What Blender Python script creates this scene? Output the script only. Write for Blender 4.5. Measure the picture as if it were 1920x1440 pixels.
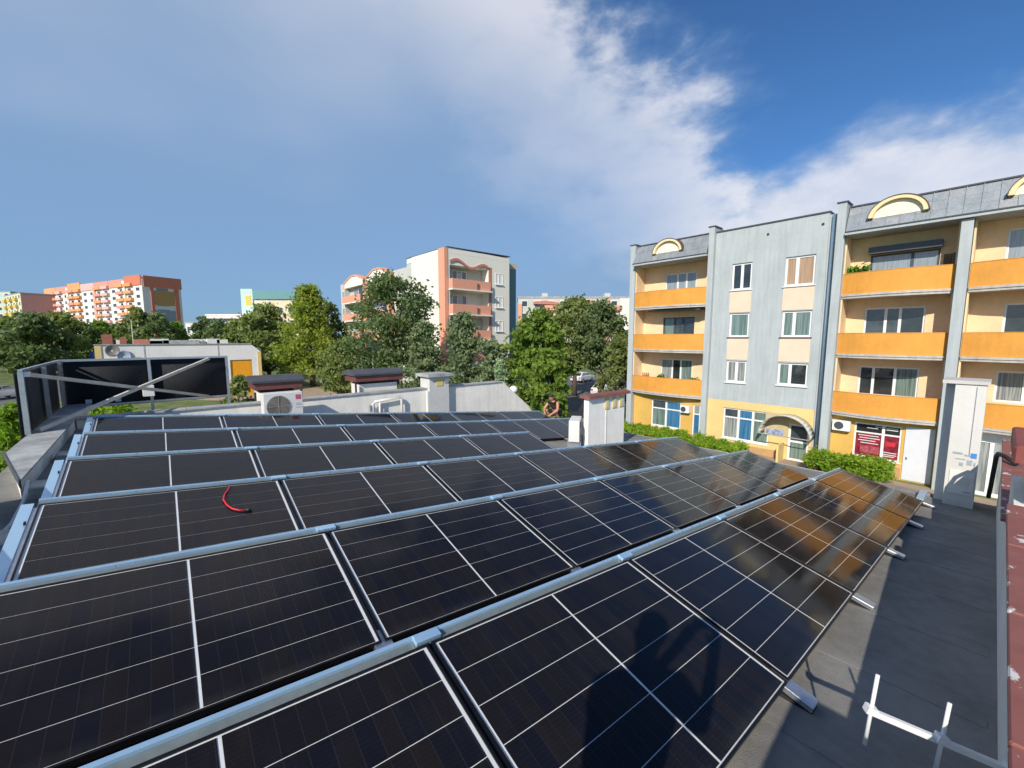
import bpy, math, random
import numpy as np
from mathutils import Vector, Matrix

random.seed(7)
rng = np.random.default_rng(11)
for o in list(bpy.data.objects):
    bpy.data.objects.remove(o)
scene = bpy.context.scene
COL = scene.collection

# ------------------------------------------------------------------ camera
F, PITCH, YAW, CZ = 788.5, 0.1112, 0.7098, 6.5          # focal length in px of the 1920 px photo
_cy, _sy = math.cos(YAW), math.sin(YAW)
FW = Vector((_sy * math.cos(PITCH), _cy * math.cos(PITCH), -math.sin(PITCH)))
RT = Vector((_cy, -_sy, 0)); UP = RT.cross(FW)
CAM = Vector((0, 0, CZ))
cd = bpy.data.cameras.new('camera'); cam = bpy.data.objects.new('camera', cd); COL.objects.link(cam)
cd.sensor_width = 36; cd.lens = F / 1920 * 36; cd.clip_start = 0.05; cd.clip_end = 5000
m = Matrix((RT, UP, -FW)).transposed().to_4x4(); m.translation = CAM; cam.matrix_world = m
scene.camera = cam


def ray(x, y): return FW + RT * ((x - 960) / F) + UP * ((720 - y) / F)
def ground(x, y):
    d = ray(x, y); return CAM + d * (-CZ / d.z)
def spot(px, depth):                                    # ground point under a picture column at a distance
    p = CAM + ray(px, 632) * depth; return Vector((p.x, p.y, 0))
def hz(py, depth): return CZ + (632 - py) / F * depth   # height that shows at picture row py at that distance


# ------------------------------------------------------------------ sky, sun, exposure
SUN_AZ, SUN_EL = math.radians(66.5), math.radians(32.5)  # light travels toward this azimuth (from +Y to +X)
LDIR = Vector((math.sin(SUN_AZ) * math.cos(SUN_EL), math.cos(SUN_AZ) * math.cos(SUN_EL), -math.sin(SUN_EL)))
sl = bpy.data.lights.new('sun', 'SUN'); sl.energy = 5.0; sl.angle = math.radians(0.53); sl.color = (1, 0.93, 0.82)
so = bpy.data.objects.new('sun', sl); COL.objects.link(so)
so.rotation_euler = LDIR.to_track_quat('-Z', 'Y').to_euler(); so.location = (-20, -10, 40)

w = bpy.data.worlds.new('World'); scene.world = w; w.use_nodes = True
nt = w.node_tree; nt.nodes.clear()


class NG:
    def __init__(s, tree): s.t = tree
    def n(s, typ, **kw):
        nd = s.t.nodes.new(typ)
        for k, v in kw.items(): setattr(nd, k, v)
        return nd
    def lk(s, a, b): s.t.links.new(a, b)
    def put(s, sock, v):
        if isinstance(v, (int, float, tuple, list)): sock.default_value = v
        else: s.lk(v, sock)
    def math(s, op, a, b=0.0, c=0.0):
        nd = s.n('ShaderNodeMath', operation=op)
        for i, v in enumerate((a, b, c)): s.put(nd.inputs[i], v)
        return nd.outputs[0]
    def vmath(s, op, a, b=(0, 0, 0)):
        nd = s.n('ShaderNodeVectorMath', operation=op)
        s.put(nd.inputs[0], a)
        if op == 'SCALE': s.put(nd.inputs['Scale'], b)
        else: s.put(nd.inputs[1], b)
        return nd.outputs['Value'] if op in ('DOT_PRODUCT', 'LENGTH') else nd.outputs[0]
    def noise(s, vec, scale, detail=4, rough=0.55, dist=0.0):
        nd = s.n('ShaderNodeTexNoise'); s.lk(vec, nd.inputs['Vector'])
        nd.inputs['Scale'].default_value = scale; nd.inputs['Detail'].default_value = detail
        nd.inputs['Roughness'].default_value = rough; nd.inputs['Distortion'].default_value = dist
        return nd.outputs['Fac']
    def smooth(s, v, a, b, lo=0.0, hi=1.0):
        nd = s.n('ShaderNodeMapRange', interpolation_type='SMOOTHSTEP'); s.put(nd.inputs[0], v)
        for i, q in enumerate((a, b, lo, hi)): nd.inputs[i + 1].default_value = q
        return nd.outputs[0]
    def mix(s, f, a, b, blend='MIX'):
        nd = s.n('ShaderNodeMix', data_type='RGBA', blend_type=blend); s.put(nd.inputs[0], f)
        for i, v in ((6, a), (7, b)): s.put(nd.inputs[i], (*v, 1) if isinstance(v, tuple) and len(v) == 3 else v)
        return nd.outputs[2]


g = NG(nt)
sky = g.n('ShaderNodeTexSky', sky_type='NISHITA'); sky.sun_disc = False
sky.sun_elevation = SUN_EL; sky.sun_rotation = math.atan2(-LDIR.x, -LDIR.y)
sky.air_density = 1.0; sky.dust_density = 0.6; sky.ozone_density = 2.0
SKY_STRENGTH = 0.105
d = g.n('ShaderNodeTexCoord').outputs['Generated']
sep = g.n('ShaderNodeSeparateXYZ'); g.lk(d, sep.inputs[0]); dz = sep.outputs[2]
nA = ray(1235, 0).cross(ray(1440, 300)).normalized()
if nA.dot(ray(600, 200)) < 0: nA = -nA
nB = ray(1340, 385).cross(ray(1920, 165)).normalized()
if nB.dot(ray(1800, 400)) < 0: nB = -nB
str_vec = g.vmath('MULTIPLY', d, (1.0, 1.0, 1.9))
n1 = g.noise(str_vec, 2.3, 5, 0.50, 0.3); n2 = g.noise(str_vec, 8.0, 6, 0.58, 0.15); n3 = g.noise(str_vec, 1.1, 3, 0.5)
wob = g.math('ADD', g.math('MULTIPLY', g.math('SUBTRACT', n1, 0.5), 0.42), g.math('MULTIPLY', g.math('SUBTRACT', n2, 0.5), 0.25))
sA = g.math('ADD', g.vmath('DOT_PRODUCT', d, tuple(nA)), wob)
sB = g.math('ADD', g.vmath('DOT_PRODUCT', d, tuple(nB)), g.math('MULTIPLY', wob, 0.75))
covA = g.smooth(sA, -0.04, 0.11); covB = g.smooth(sB, -0.08, 0.06)
rim = g.math('MULTIPLY', g.smooth(sA, 0.0, 0.05), g.smooth(sA, 0.05, 0.40, 1, 0))
high = g.smooth(g.math('ADD', dz, g.math('MULTIPLY', g.math('SUBTRACT', n3, 0.5), 0.6)), 0.34, 0.74)
opA = g.math('MULTIPLY', covA, 0.80)
brA = g.math('MULTIPLY', covA, g.math('ADD', g.math('MULTIPLY', rim, g.smooth(n2, 0.3, 0.65, 0.55, 1.0)), g.math('MULTIPLY', high, g.smooth(n1, 0.25, 0.7, 0.45, 1.0))))
opB = g.math('MULTIPLY', covB, 0.92)
nC = ray(1330, 300).cross(ray(1330, 500)).normalized()
if nC.dot(ray(1700, 400)) < 0: nC = -nC
sideB = g.smooth(g.vmath('DOT_PRODUCT', d, tuple(nC)), -0.06, 0.12)
brB = g.math('MULTIPLY', g.math('MULTIPLY', covB, sideB), g.smooth(n2, 0.3, 0.7, 0.70, 1.0))
dens = g.math('SUBTRACT', 1.0, g.math('MULTIPLY', g.math('SUBTRACT', 1.0, opA), g.math('SUBTRACT', 1.0, opB)))
bright = g.math('MINIMUM', g.math('MAXIMUM', brA, brB), 1.0)
thin = g.math('MULTIPLY', dens, g.smooth(dz, 0.0, 0.12, 0.85, 1.0))
cloud = g.mix(bright, (0.258, 0.412, 0.645), (0.80, 0.82, 0.90))
skyc = g.vmath('SCALE', sky.outputs[0], SKY_STRENGTH)
skyc = g.mix(1.0, skyc, (0.46, 0.80, 1.16), 'MULTIPLY')
fin = g.mix(thin, skyc, cloud)
bg = g.n('ShaderNodeBackground'); g.lk(fin, bg.inputs[0]); bg.inputs[1].default_value = 1.0
wo = g.n('ShaderNodeOutputWorld'); g.lk(bg.outputs[0], wo.inputs[0])

vs = scene.view_settings; vs.view_transform = 'Standard'; vs.look = 'None'; vs.exposure = 0.0; vs.gamma = 1.0
vs.use_curve_mapping = False
scene.render.engine = 'CYCLES'
scene.cycles.transparent_max_bounces = 12
scene.render.resolution_x = 1024; scene.render.resolution_y = 768

# ------------------------------------------------------------------ materials
MATS = {}


def M(name, col=(0.5, 0.5, 0.5), rough=0.7, metal=0.0, var=0.12, scale=3.0, bump=0.0, bscale=40.0, col2=None, spec=0.5, coat=0.0, streak=0.0):
    """painted, plastered or metal surface: base colour broken by two sizes of stain, fine relief"""
    if name in MATS: return MATS[name]
    mt = bpy.data.materials.new(name); mt.use_nodes = True; MATS[name] = mt
    q = NG(mt.node_tree); b = mt.node_tree.nodes['Principled BSDF']
    pos = q.n('ShaderNodeNewGeometry').outputs['Position']
    a = q.noise(pos, scale, 5, 0.6); c = q.noise(pos, scale * 7.3, 4, 0.6)
    f = q.math('ADD', q.math('MULTIPLY', a, 0.65), q.math('MULTIPLY', c, 0.35))
    if streak:
        sv = q.vmath('MULTIPLY', pos, (3.0, 3.0, 0.22)); f = q.math('ADD', q.math('MULTIPLY', f, 1 - streak), q.math('MULTIPLY', q.noise(sv, 2.2, 5, 0.6), streak))
    f = q.smooth(f, 0.3, 0.7)
    lo = tuple(max(0, v * (1 - var)) for v in col); hi = tuple(min(1, v * (1 + var * 0.7)) for v in (col2 or col))
    q.lk(q.mix(f, lo, hi), b.inputs['Base Color'])
    b.inputs['Metallic'].default_value = metal; b.inputs['Specular IOR Level'].default_value = spec
    q.lk(q.smooth(c, 0.2, 0.8, max(0.02, rough - 0.08), min(1, rough + 0.08)), b.inputs['Roughness'])
    b.inputs['Coat Weight'].default_value = coat
    if bump:
        bn = q.n('ShaderNodeBump'); bn.inputs['Strength'].default_value = bump; bn.inputs['Distance'].default_value = 0.02
        q.lk(q.noise(pos, bscale, 5, 0.6), bn.inputs['Height']); q.lk(bn.outputs[0], b.inputs['Normal'])
    return mt


def glass_mat(name, tint, rough=0.03, curtain=None):
    """window glazing: dark room or hanging curtain seen behind a reflecting sheet"""
    if name in MATS: return MATS[name]
    mt = bpy.data.materials.new(name); mt.use_nodes = True; MATS[name] = mt
    q = NG(mt.node_tree); b = mt.node_tree.nodes['Principled BSDF']
    pos = q.n('ShaderNodeNewGeometry').outputs['Position']
    if curtain:
        sv = q.vmath('MULTIPLY', pos, (9.0, 9.0, 0.35))
        f = q.smooth(q.noise(sv, 2.0, 3, 0.5), 0.35, 0.65)
        q.lk(q.mix(f, tint, curtain), b.inputs['Base Color'])
    else:
        q.lk(q.mix(q.smooth(q.noise(pos, 1.7, 2), 0.3, 0.7), tuple(v * 0.5 for v in tint), tint), b.inputs['Base Color'])
    b.inputs['Roughness'].default_value = rough; b.inputs['Specular IOR Level'].default_value = 0.9
    b.inputs['Coat Weight'].default_value = 0.6; b.inputs['Coat Roughness'].default_value = 0.02
    return mt


def leaf_mat(name, col, col2, trans=0.35):
    if name in MATS: return MATS[name]
    mt = bpy.data.materials.new(name); mt.use_nodes = True; MATS[name] = mt
    q = NG(mt.node_tree); mt.node_tree.nodes.remove(mt.node_tree.nodes['Principled BSDF'])
    out = mt.node_tree.nodes['Material Output']
    pos = q.n('ShaderNodeNewGeometry').outputs['Position']
    f = q.math('ADD', q.math('MULTIPLY', q.noise(pos, 0.9, 3), 0.55), q.math('MULTIPLY', q.noise(pos, 6.0, 2), 0.45))
    c = q.mix(q.smooth(f, 0.34, 0.66), col, col2)
    df = q.n('ShaderNodeBsdfPrincipled'); q.lk(c, df.inputs['Base Color']); df.inputs['Roughness'].default_value = 0.55
    df.inputs['Specular IOR Level'].default_value = 0.3
    tr = q.n('ShaderNodeBsdfTranslucent'); q.lk(q.mix(1.0, c, (1.0, 1.15, 0.5), 'MULTIPLY'), tr.inputs[0])
    mx = q.n('ShaderNodeMixShader'); mx.inputs[0].default_value = trans
    q.lk(df.outputs[0], mx.inputs[1]); q.lk(tr.outputs[0], mx.inputs[2]); q.lk(mx.outputs[0], out.inputs[0])
    return mt


# ------------------------------------------------------------------ mesh helpers
class MB:
    def __init__(s): s.v = []; s.f = []
    def add(s, vs, fs):
        k = len(s.v); s.v += [tuple(p) for p in vs]; s.f += [tuple(i + k for i in f) for f in fs]; return s
    def box(s, x0, x1, y0, y1, z0, z1):
        return s.add([(x0, y0, z0), (x1, y0, z0), (x1, y1, z0), (x0, y1, z0), (x0, y0, z1), (x1, y0, z1), (x1, y1, z1), (x0, y1, z1)],
                     [(3, 2, 1, 0), (4, 5, 6, 7), (0, 1, 5, 4), (1, 2, 6, 5), (2, 3, 7, 6), (3, 0, 4, 7)])
    def cbox(s, x0, x1, y0, y1, z0, z1, c):
        """box with chamfered upright and top edges"""
        a = [(x0 + c, y0), (x1 - c, y0), (x1, y0 + c), (x1, y1 - c), (x1 - c, y1), (x0 + c, y1), (x0, y1 - c), (x0, y0 + c)]
        mx, my = (x0 + x1) / 2, (y0 + y1) / 2
        kx, ky = 1 - 2 * c / (x1 - x0), 1 - 2 * c / (y1 - y0)
        t = [(mx + (x - mx) * kx, my + (y - my) * ky) for x, y in a]
        vs = [(x, y, z0) for x, y in a] + [(x, y, z1 - c) for x, y in a] + [(x, y, z1) for x, y in t]
        fs = [tuple(range(7, -1, -1)), tuple(range(16, 24))]
        for r in (0, 8): fs += [(r + i, r + (i + 1) % 8, r + 8 + (i + 1) % 8, r + 8 + i) for i in range(8)]
        return s.add(vs, fs)
    def quad(s, *p): return s.add(p, [tuple(range(len(p)))])
    def prism(s, poly, axis, a, b):
        """polygon (two coords) pushed along an axis from a to b"""
        def mk(p, t): return {'x': (t, p[0], p[1]), 'y': (p[0], t, p[1]), 'z': (p[0], p[1], t)}[axis]
        n = len(poly)
        return s.add([mk(p, a) for p in poly] + [mk(p, b) for p in poly],
                     [tuple(range(n - 1, -1, -1)), tuple(range(n, 2 * n))] + [(i, (i + 1) % n, n + (i + 1) % n, n + i) for i in range(n)])
    def bar(s, p0, p1, w, h, up=(0, 0, 1)):
        p0, p1 = Vector(p0), Vector(p1); d = (p1 - p0).normalized(); u = Vector(up)
        sd = d.cross(u)
        if sd.length < 1e-4: sd = d.cross(Vector((1, 0, 0)))
        sd.normalize(); u = sd.cross(d)
        c = [sd * (w / 2 * i) + u * (h / 2 * j) for i, j in ((-1, -1), (1, -1), (1, 1), (-1, 1))]
        return s.add([p0 + q for q in c] + [p1 + q for q in c], [(3, 2, 1, 0), (4, 5, 6, 7), (0, 1, 5, 4), (1, 2, 6, 5), (2, 3, 7, 6), (3, 0, 4, 7)])
    def tube(s, pts, r, n=8):
        pts = [Vector(p) for p in pts]; rs = r if isinstance(r, (list, tuple)) else [r] * len(pts)
        vs = []; fs = []
        for i, p in enumerate(pts):
            t = (pts[min(i + 1, len(pts) - 1)] - pts[max(i - 1, 0)]).normalized()
            a = t.cross(Vector((0.123, 0.2, 0.97)));
            if a.length < 0.05: a = t.cross(Vector((1, 0, 0)))
            a.normalize(); b = t.cross(a)
            vs += [p + (a * math.cos(6.28319 * k / n) + b * math.sin(6.28319 * k / n)) * rs[i] for k in range(n)]
        for i in range(len(pts) - 1):
            fs += [(i * n + k, i * n + (k + 1) % n, (i + 1) * n + (k + 1) % n, (i + 1) * n + k) for k in range(n)]
        e = (len(pts) - 1) * n
        fs += [tuple(range(n - 1, -1, -1)), tuple(range(e, e + n))]
        return s.add(vs, fs)
    def ball(s, c, r, nu=12, nv=8, sc=(1, 1, 1)):
        vs = []; fs = []
        for j in range(nv + 1):
            th = math.pi * j / nv
            for i in range(nu):
                ph = 6.28319 * i / nu
                vs.append((c[0] + r * sc[0] * math.sin(th) * math.cos(ph), c[1] + r * sc[1] * math.sin(th) * math.sin(ph), c[2] + r * sc[2] * math.cos(th)))
        for j in range(nv):
            for i in range(nu):
                fs.append((j * nu + i, (j + 1) * nu + i, (j + 1) * nu + (i + 1) % nu, j * nu + (i + 1) % nu))
        return s.add(vs, fs)
    def build(s, name, mat, parent=None, smooth=False):
        me = bpy.data.meshes.new(name); me.from_pydata(s.v, [], s.f); me.update()
        if smooth: me.polygons.foreach_set('use_smooth', [True] * len(me.polygons))
        me.materials.append(mat)
        o = bpy.data.objects.new(name, me); COL.objects.link(o)
        if parent: o.parent = parent
        return o


def B(): return MB()
def tag(o, label, cat, group=None):
    o['label'] = label; o['category'] = cat
    if group: o['group'] = group
    return o
def struct(o): o['kind'] = 'structure'; return o
def thing(name, label, cat, loc=(0, 0, 0), rotz=0.0, group=None):
    e = bpy.data.objects.new(name, None); COL.objects.link(e); e.empty_display_size = 0.3
    e.location = loc; e.rotation_euler = (0, 0, rotz); return tag(e, label, cat, group)
def link(name, me, parent, loc=(0, 0, 0), rotz=0.0):
    o = bpy.data.objects.new(name, me); COL.objects.link(o); o.parent = parent; o.location = loc; o.rotation_euler = (0, 0, rotz); return o
def bevel(o, wd=0.01, seg=2):
    b = o.modifiers.new('bevel', 'BEVEL'); b.width = wd; b.segments = seg; b.limit_method = 'ANGLE'; return o


def wall_holes(mb, axis, c0, c1, u0, u1, z0, z1, holes):
    """wall slab between c0 (outer) and c1 (inner) on an axis, with rectangular openings (ua, ub, za, zb)"""
    us = sorted({u0, u1, *[h[0] for h in holes], *[h[1] for h in holes]}); zs = sorted({z0, z1, *[h[2] for h in holes], *[h[3] for h in holes]})
    us = [u for u in us if u0 <= u <= u1]; zs = [z for z in zs if z0 <= z <= z1]
    P = (lambda u, c, z: (c, u, z)) if axis == 'x' else (lambda u, c, z: (u, c, z))
    for i in range(len(us) - 1):
        for j in range(len(zs) - 1):
            a, b, e, f = us[i], us[i + 1], zs[j], zs[j + 1]; um, zm = (a + b) / 2, (e + f) / 2
            if any(h[0] < um < h[1] and h[2] < zm < h[3] for h in holes): continue
            mb.quad(P(a, c0, e), P(b, c0, e), P(b, c0, f), P(a, c0, f)); mb.quad(P(a, c1, e), P(a, c1, f), P(b, c1, f), P(b, c1, e))
    def ring(a, b, e, f):
        mb.quad(P(a, c0, e), P(a, c1, e), P(b, c1, e), P(b, c0, e)); mb.quad(P(a, c0, f), P(b, c0, f), P(b, c1, f), P(a, c1, f))
        mb.quad(P(a, c0, e), P(a, c0, f), P(a, c1, f), P(a, c1, e)); mb.quad(P(b, c0, e), P(b, c1, e), P(b, c1, f), P(b, c0, f))
    ring(u0, u1, z0, z1)
    for h in holes: ring(*h)
    return mb


def window(parent, axis, c, ua, ub, za, zb, cols, fmat, pmats, fw=0.07, depth=0.07, sill=None, transom=None, name='window', sillmat=None):
    """window = frame mesh (part) with its panes and sill as sub-parts; cols are relative widths; axis 'x' faces -x, 'y' faces -y"""
    mb = B()
    bx = (lambda a, b, e, f, c0, c1: mb.box(c0, c1, a, b, e, f)) if axis == 'x' else (lambda a, b, e, f, c0, c1: mb.box(a, b, c0, c1, e, f))
    bx(ua, ub, za, za + fw, c, c + depth); bx(ua, ub, zb - fw, zb, c, c + depth)
    bx(ua, ua + fw, za + fw, zb - fw, c, c + depth); bx(ub - fw, ub, za + fw, zb - fw, c, c + depth)
    inner = ub - ua - 2 * fw; tot = sum(cols); u = ua + fw; panes = []
    rows = [(za + fw, zb - fw)]
    if transom:
        t = za + (zb - za) * transom; rows = [(za + fw, t - fw / 2), (t + fw / 2, zb - fw)]
    edges = []
    for i, wd in enumerate(cols):
        e0 = u; u += inner * wd / tot; e1 = u
        a = e0 + (fw * 0.75 if i else 0); b = e1 - (fw * 0.75 if i < len(cols) - 1 else 0)
        if i < len(cols) - 1: bx(b, e1 + fw * 0.75, za + fw, zb - fw, c, c + depth)
        if transom: bx(a, b, rows[0][1], rows[1][0], c, c + depth)
        edges.append((a, b))
    fr = mb.build(name, fmat, parent)
    k = 0
    for a, b in edges:
        for e, f in rows:
            pm = B()
            if axis == 'x': pm.box(c + depth * 0.45, c + depth * 0.6, a - 0.004, b + 0.004, e - 0.004, f + 0.004)
            else: pm.box(a - 0.004, b + 0.004, c + depth * 0.45, c + depth * 0.6, e - 0.004, f + 0.004)
            pm.build('pane', pmats[k % len(pmats)], fr); k += 1
    if sill:
        sm = B()
        if axis == 'x': sm.box(c - sill, c + 0.02, ua - 0.06, ub + 0.06, za - 0.05, za - 0.003)
        else: sm.box(ua - 0.06, ub + 0.06, c - sill, c + 0.02, za - 0.05, za - 0.003)
        sm.build('sill', sillmat or fmat, fr)
    return fr


# common materials
m_white = M('white_plastic', (0.80, 0.80, 0.78), 0.35, var=0.05)
m_galv = M('galvanised_steel', (0.62, 0.66, 0.70), 0.34, 0.9, var=0.14, scale=6)
m_alu = M('sky_tinted_aluminium', (0.46, 0.68, 0.86), 0.30, 0.5, var=0.06, scale=1.2)  # blue of the reflected sky put into the base colour
m_black = M('black_frame', (0.012, 0.012, 0.014), 0.38, 0.4, var=0.2)
m_red = M('red_brown_sheet', (0.17, 0.055, 0.048), 0.55, var=0.25, scale=4)
m_concrete = M('concrete', (0.42, 0.40, 0.36), 0.9, var=0.22, bump=0.35)
m_coping = M('grey_coping', (0.40, 0.40, 0.385), 0.7, 0.05, var=0.4, scale=2.5, bump=0.3)
m_plaster = M('cream_render', (0.84, 0.80, 0.71), 0.9, var=0.16, scale=1.2, bump=0.25, bscale=60, streak=0.35)
m_bitumen = M('roof_felt', (0.275, 0.265, 0.245), 0.95, var=0.25, scale=1.3, bump=0.5, bscale=160, spec=0.12)
m_darkcap = M('dark_cap', (0.07, 0.075, 0.085), 0.7, var=0.25)
m_tyre = M('rubber', (0.02, 0.02, 0.02), 0.8, var=0.2)

# ------------------------------------------------------------------ ground
def sheet(name, pts, z, mat): return struct(B().quad(*[(x, y, z) for x, y in pts]).build(name, mat))
m_grass = M('grass_ground', (0.075, 0.13, 0.022), 0.95, var=0.45, scale=0.5, bump=0.6, bscale=9, col2=(0.14, 0.17, 0.045))
m_asphalt = M('asphalt', (0.120, 0.122, 0.126), 0.9, var=0.25, scale=0.8, bump=0.3, bscale=50)
m_paver = M('pavers', (0.36, 0.27, 0.19), 0.9, var=0.2, scale=1.0, bump=0.3, bscale=20)
sheet('ground', [(-1500, -1500), (1500, -1500), (1500, 1500), (-1500, 1500)], 0.0, m_grass)
sheet('road', [(11.0, -40), (21.6, -40), (21.6, 13.5), (11.0, 13.5)], 0.012, m_asphalt)
sheet('side_road', [(11.0, 13.5), (24.5, 13.5), (60, 40), (52, 50), (14, 28), (11.0, 26)], 0.016, m_asphalt)
sheet('street', [(-60, 62), (-8, 62), (-2, 82), (-70, 104)], 0.012, m_asphalt)
sheet('path', [(10, 44), (30, 33), (31.5, 35), (12, 66), (-4, 66)], 0.020, m_paver)
pp = [ground(*q_) for q_ in ((1046, 792), (1050, 776), (1083, 771), (1098, 747), (1107, 750), (1100, 792))]
sheet('footpath', [(p_.x, p_.y) for p_ in pp], 0.026, m_paver)
sheet('pavement', [(22.9, -20), (25.2, -20), (25.2, 8.6), (22.9, 8.6)], 0.012, m_paver)
sheet('yard', [(-40, -30), (-1.6, -30), (-1.6, 40), (-40, 40)], 0.012, m_grass)

# ------------------------------------------------------------------ the flat-roofed pavilion the array stands on
SL = 0.1065; TS = math.tan(SL)
def rz(x): return 4.683 - x * TS                          # roof surface height
pav = thing('shop_pavilion', 'low pavilion with grey felt roof that carries the solar array', 'building', (0, 0, 0))
X0, X1, Y0, Y1 = -1.5, 11.3, -0.62, 11.0
B().prism([(X0, rz(X0) - 0.22), (X1, rz(X1) - 0.22), (X1, rz(X1)), (X0, rz(X0))], 'y', Y0 + 0.02, Y1).build('roof', m_bitumen, pav)
m_pavwall = M('pavilion_wall', (0.55, 0.50, 0.40), 0.9, var=0.15, bump=0.2)
B().prism([(X0 + 0.05, 0), (X1 - 0.35, 0), (X1 - 0.35, rz(X1 - 0.35) - 0.22), (X0 + 0.05, rz(X0 + 0.05) - 0.22)], 'y', Y0 + 0.06, Y1 + 2.1).build('wall', m_pavwall, pav)
# felt overlaps: thin strips, one lap per metre of roof
for i, x in enumerate(np.arange(-0.6, 11.2, 1.0)):
    x = float(x)
    B().prism([(x, rz(x) + 0.0005), (x + 0.10, rz(x + 0.10) + 0.0005), (x + 0.10, rz(x + 0.1) + 0.003), (x, rz(x) + 0.003)], 'y', -0.12, 10.99).build('felt_lap', m_bitumen, pav)
# eave gutter
gm = B(); pts = [(X1 + 0.01 + 0.075 - 0.075 * math.cos(a), rz(X1) - 0.03 - 0.075 * math.sin(a)) for a in np.linspace(0, math.pi, 9)]
for (a, b), (c, e) in zip(pts[:-1], pts[1:]): gm.quad((a, Y0, b), (a, 13.0, b), (c, 13.0, e), (c, Y0, e))
gm.build('gutter', m_coping, pav)
# left parapet with sheet coping, near end cut on the skew
B().prism([(-1.475, 8.28), (-1.14, 6.62), (-1.14, 13.35), (-1.475, 13.35)], 'z', 0.0, 5.00).build('parapet', m_plaster, pav)
yy = 6.50
for k in range(6):
    y2 = 9.0 if k == 0 else yy + 0.87
    pl = [(-1.50, 8.25), (-1.115, yy), (-1.115, y2 - 0.012), (-1.50, y2 - 0.012)] if k == 0 else [(-1.50, yy), (-1.115, yy), (-1.115, y2 - 0.012), (-1.50, y2 - 0.012)]
    B().prism(pl, 'z', 5.002, 5.024).build('coping', m_coping, pav); yy = y2
B().bar((-1.110, 6.48, 4.985), (-1.512, 8.24, 4.985), 0.012, 0.085).build('edge_shade', m_darkcap, pav)  # dark strip painting in the shadow under the coping's overhang
B().box(-1.72, -1.42, -0.62, 6.35, 0.0, 5.30).build('parapet', m_plaster, pav)
B().box(-1.76, -1.38, -0.62, 6.38, 5.302, 5.33).build('coping', m_coping, pav)
# right parapet (beside the photographer): tall near part, lower far part, red sheet coping with peeling patches
mr = bpy.data.materials.new('peeling_red_coping'); mr.use_nodes = True
q = NG(mr.node_tree); bb = mr.node_tree.nodes['Principled BSDF']; ps = q.n('ShaderNodeNewGeometry').outputs['Position']
pv_ = q.vmath('MULTIPLY', ps, (1.0, 1.7, 1.0))
pm_ = q.smooth(q.noise(pv_, 5.5, 5, 0.62, 0.4), 0.59, 0.64)
cr_ = q.mix(q.noise(ps, 9, 5), (0.19, 0.065, 0.052), (0.31, 0.115, 0.095))
q.lk(q.mix(pm_, cr_, (0.62, 0.58, 0.56)), bb.inputs['Base Color']); bb.inputs['Roughness'].default_value = 0.7
B().box(-6, 6.2, -0.56, -0.16, 3.2, 5.18).build('parapet', m_plaster, pav)
B().box(6.2, 11.2, -0.56, -0.16, 2.8, 4.70).build('parapet', m_plaster, pav)
for k in range(9):
    x = -4.0 + k * 1.0
    o = B().cbox(x, x + 0.985, -0.66, -0.118, 5.183, 5.212, 0.006).build('coping', mr, pav)
for k in range(4):
    x = 6.22 + k * 1.24
    B().cbox(x, x + 1.225, -0.62, -0.125, 4.703, 4.73, 0.006).build('coping', mr, pav)
# fire wall behind the array: level top, cut down in a slope at the right end
fw_poly = [(-1.12, rz(-1.1) - 0.1), (10.6, rz(10.6) - 0.1), (10.45, rz(10.45) + 0.22), (10.25, 3.98), (9.0, 4.98), (-1.12, 4.98)]
B().prism(fw_poly, 'y', 11.0, 11.25).build('fire_wall', m_plaster, pav)
xs = [-1.1, 0.5, 2.1, 3.7, 5.3, 6.9, 8.15, 8.98]
for a, b in zip(xs[:-1], xs[1:]): B().box(a, b - 0.012, 10.965, 11.30, 4.983, 5.008).build('coping', m_coping, pav)
B().bar((9.0, 11.125, 4.99), (10.25, 11.125, 3.99), 0.30, 0.03, (1, 0, 1)).build('coping', m_plaster, pav)
B().box(-1.1, 10.4, 10.955, 10.998, rz(10.4) - 0.1, rz(10.4)).build('flashing', m_plaster, pav)
B().prism([(-1.1, rz(-1.1) - 0.45), (11.3, rz(11.3) - 0.45), (11.3, rz(11.3) - 0.2), (-1.1, rz(-1.1) - 0.2)], 'y', 11.25, 13.3).build('rear_roof', m_bitumen, pav)

# ------------------------------------------------------------------ solar array
L, W, TILT, PROW = 1.785, 1.164, 0.2388, 1.64
EX = Vector((math.cos(SL), 0, -math.sin(SL))); NN = Vector((math.sin(SL), 0, math.cos(SL))); EY = Vector((0, 1, 0))
PV = EY * math.cos(TILT) + NN * math.sin(TILT); PN = EX.cross(PV)
BASE = Vector((0.9516, 0.7086, 6.5 - 1.8188))
def row_o(r, k): return BASE + EX * (k * L) + EY * ((r - 1) * PROW) - PV * 0.050
def mat_at(o): mm = Matrix((EX, PV, PN)).transposed().to_4x4(); mm.translation = o; return mm

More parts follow.
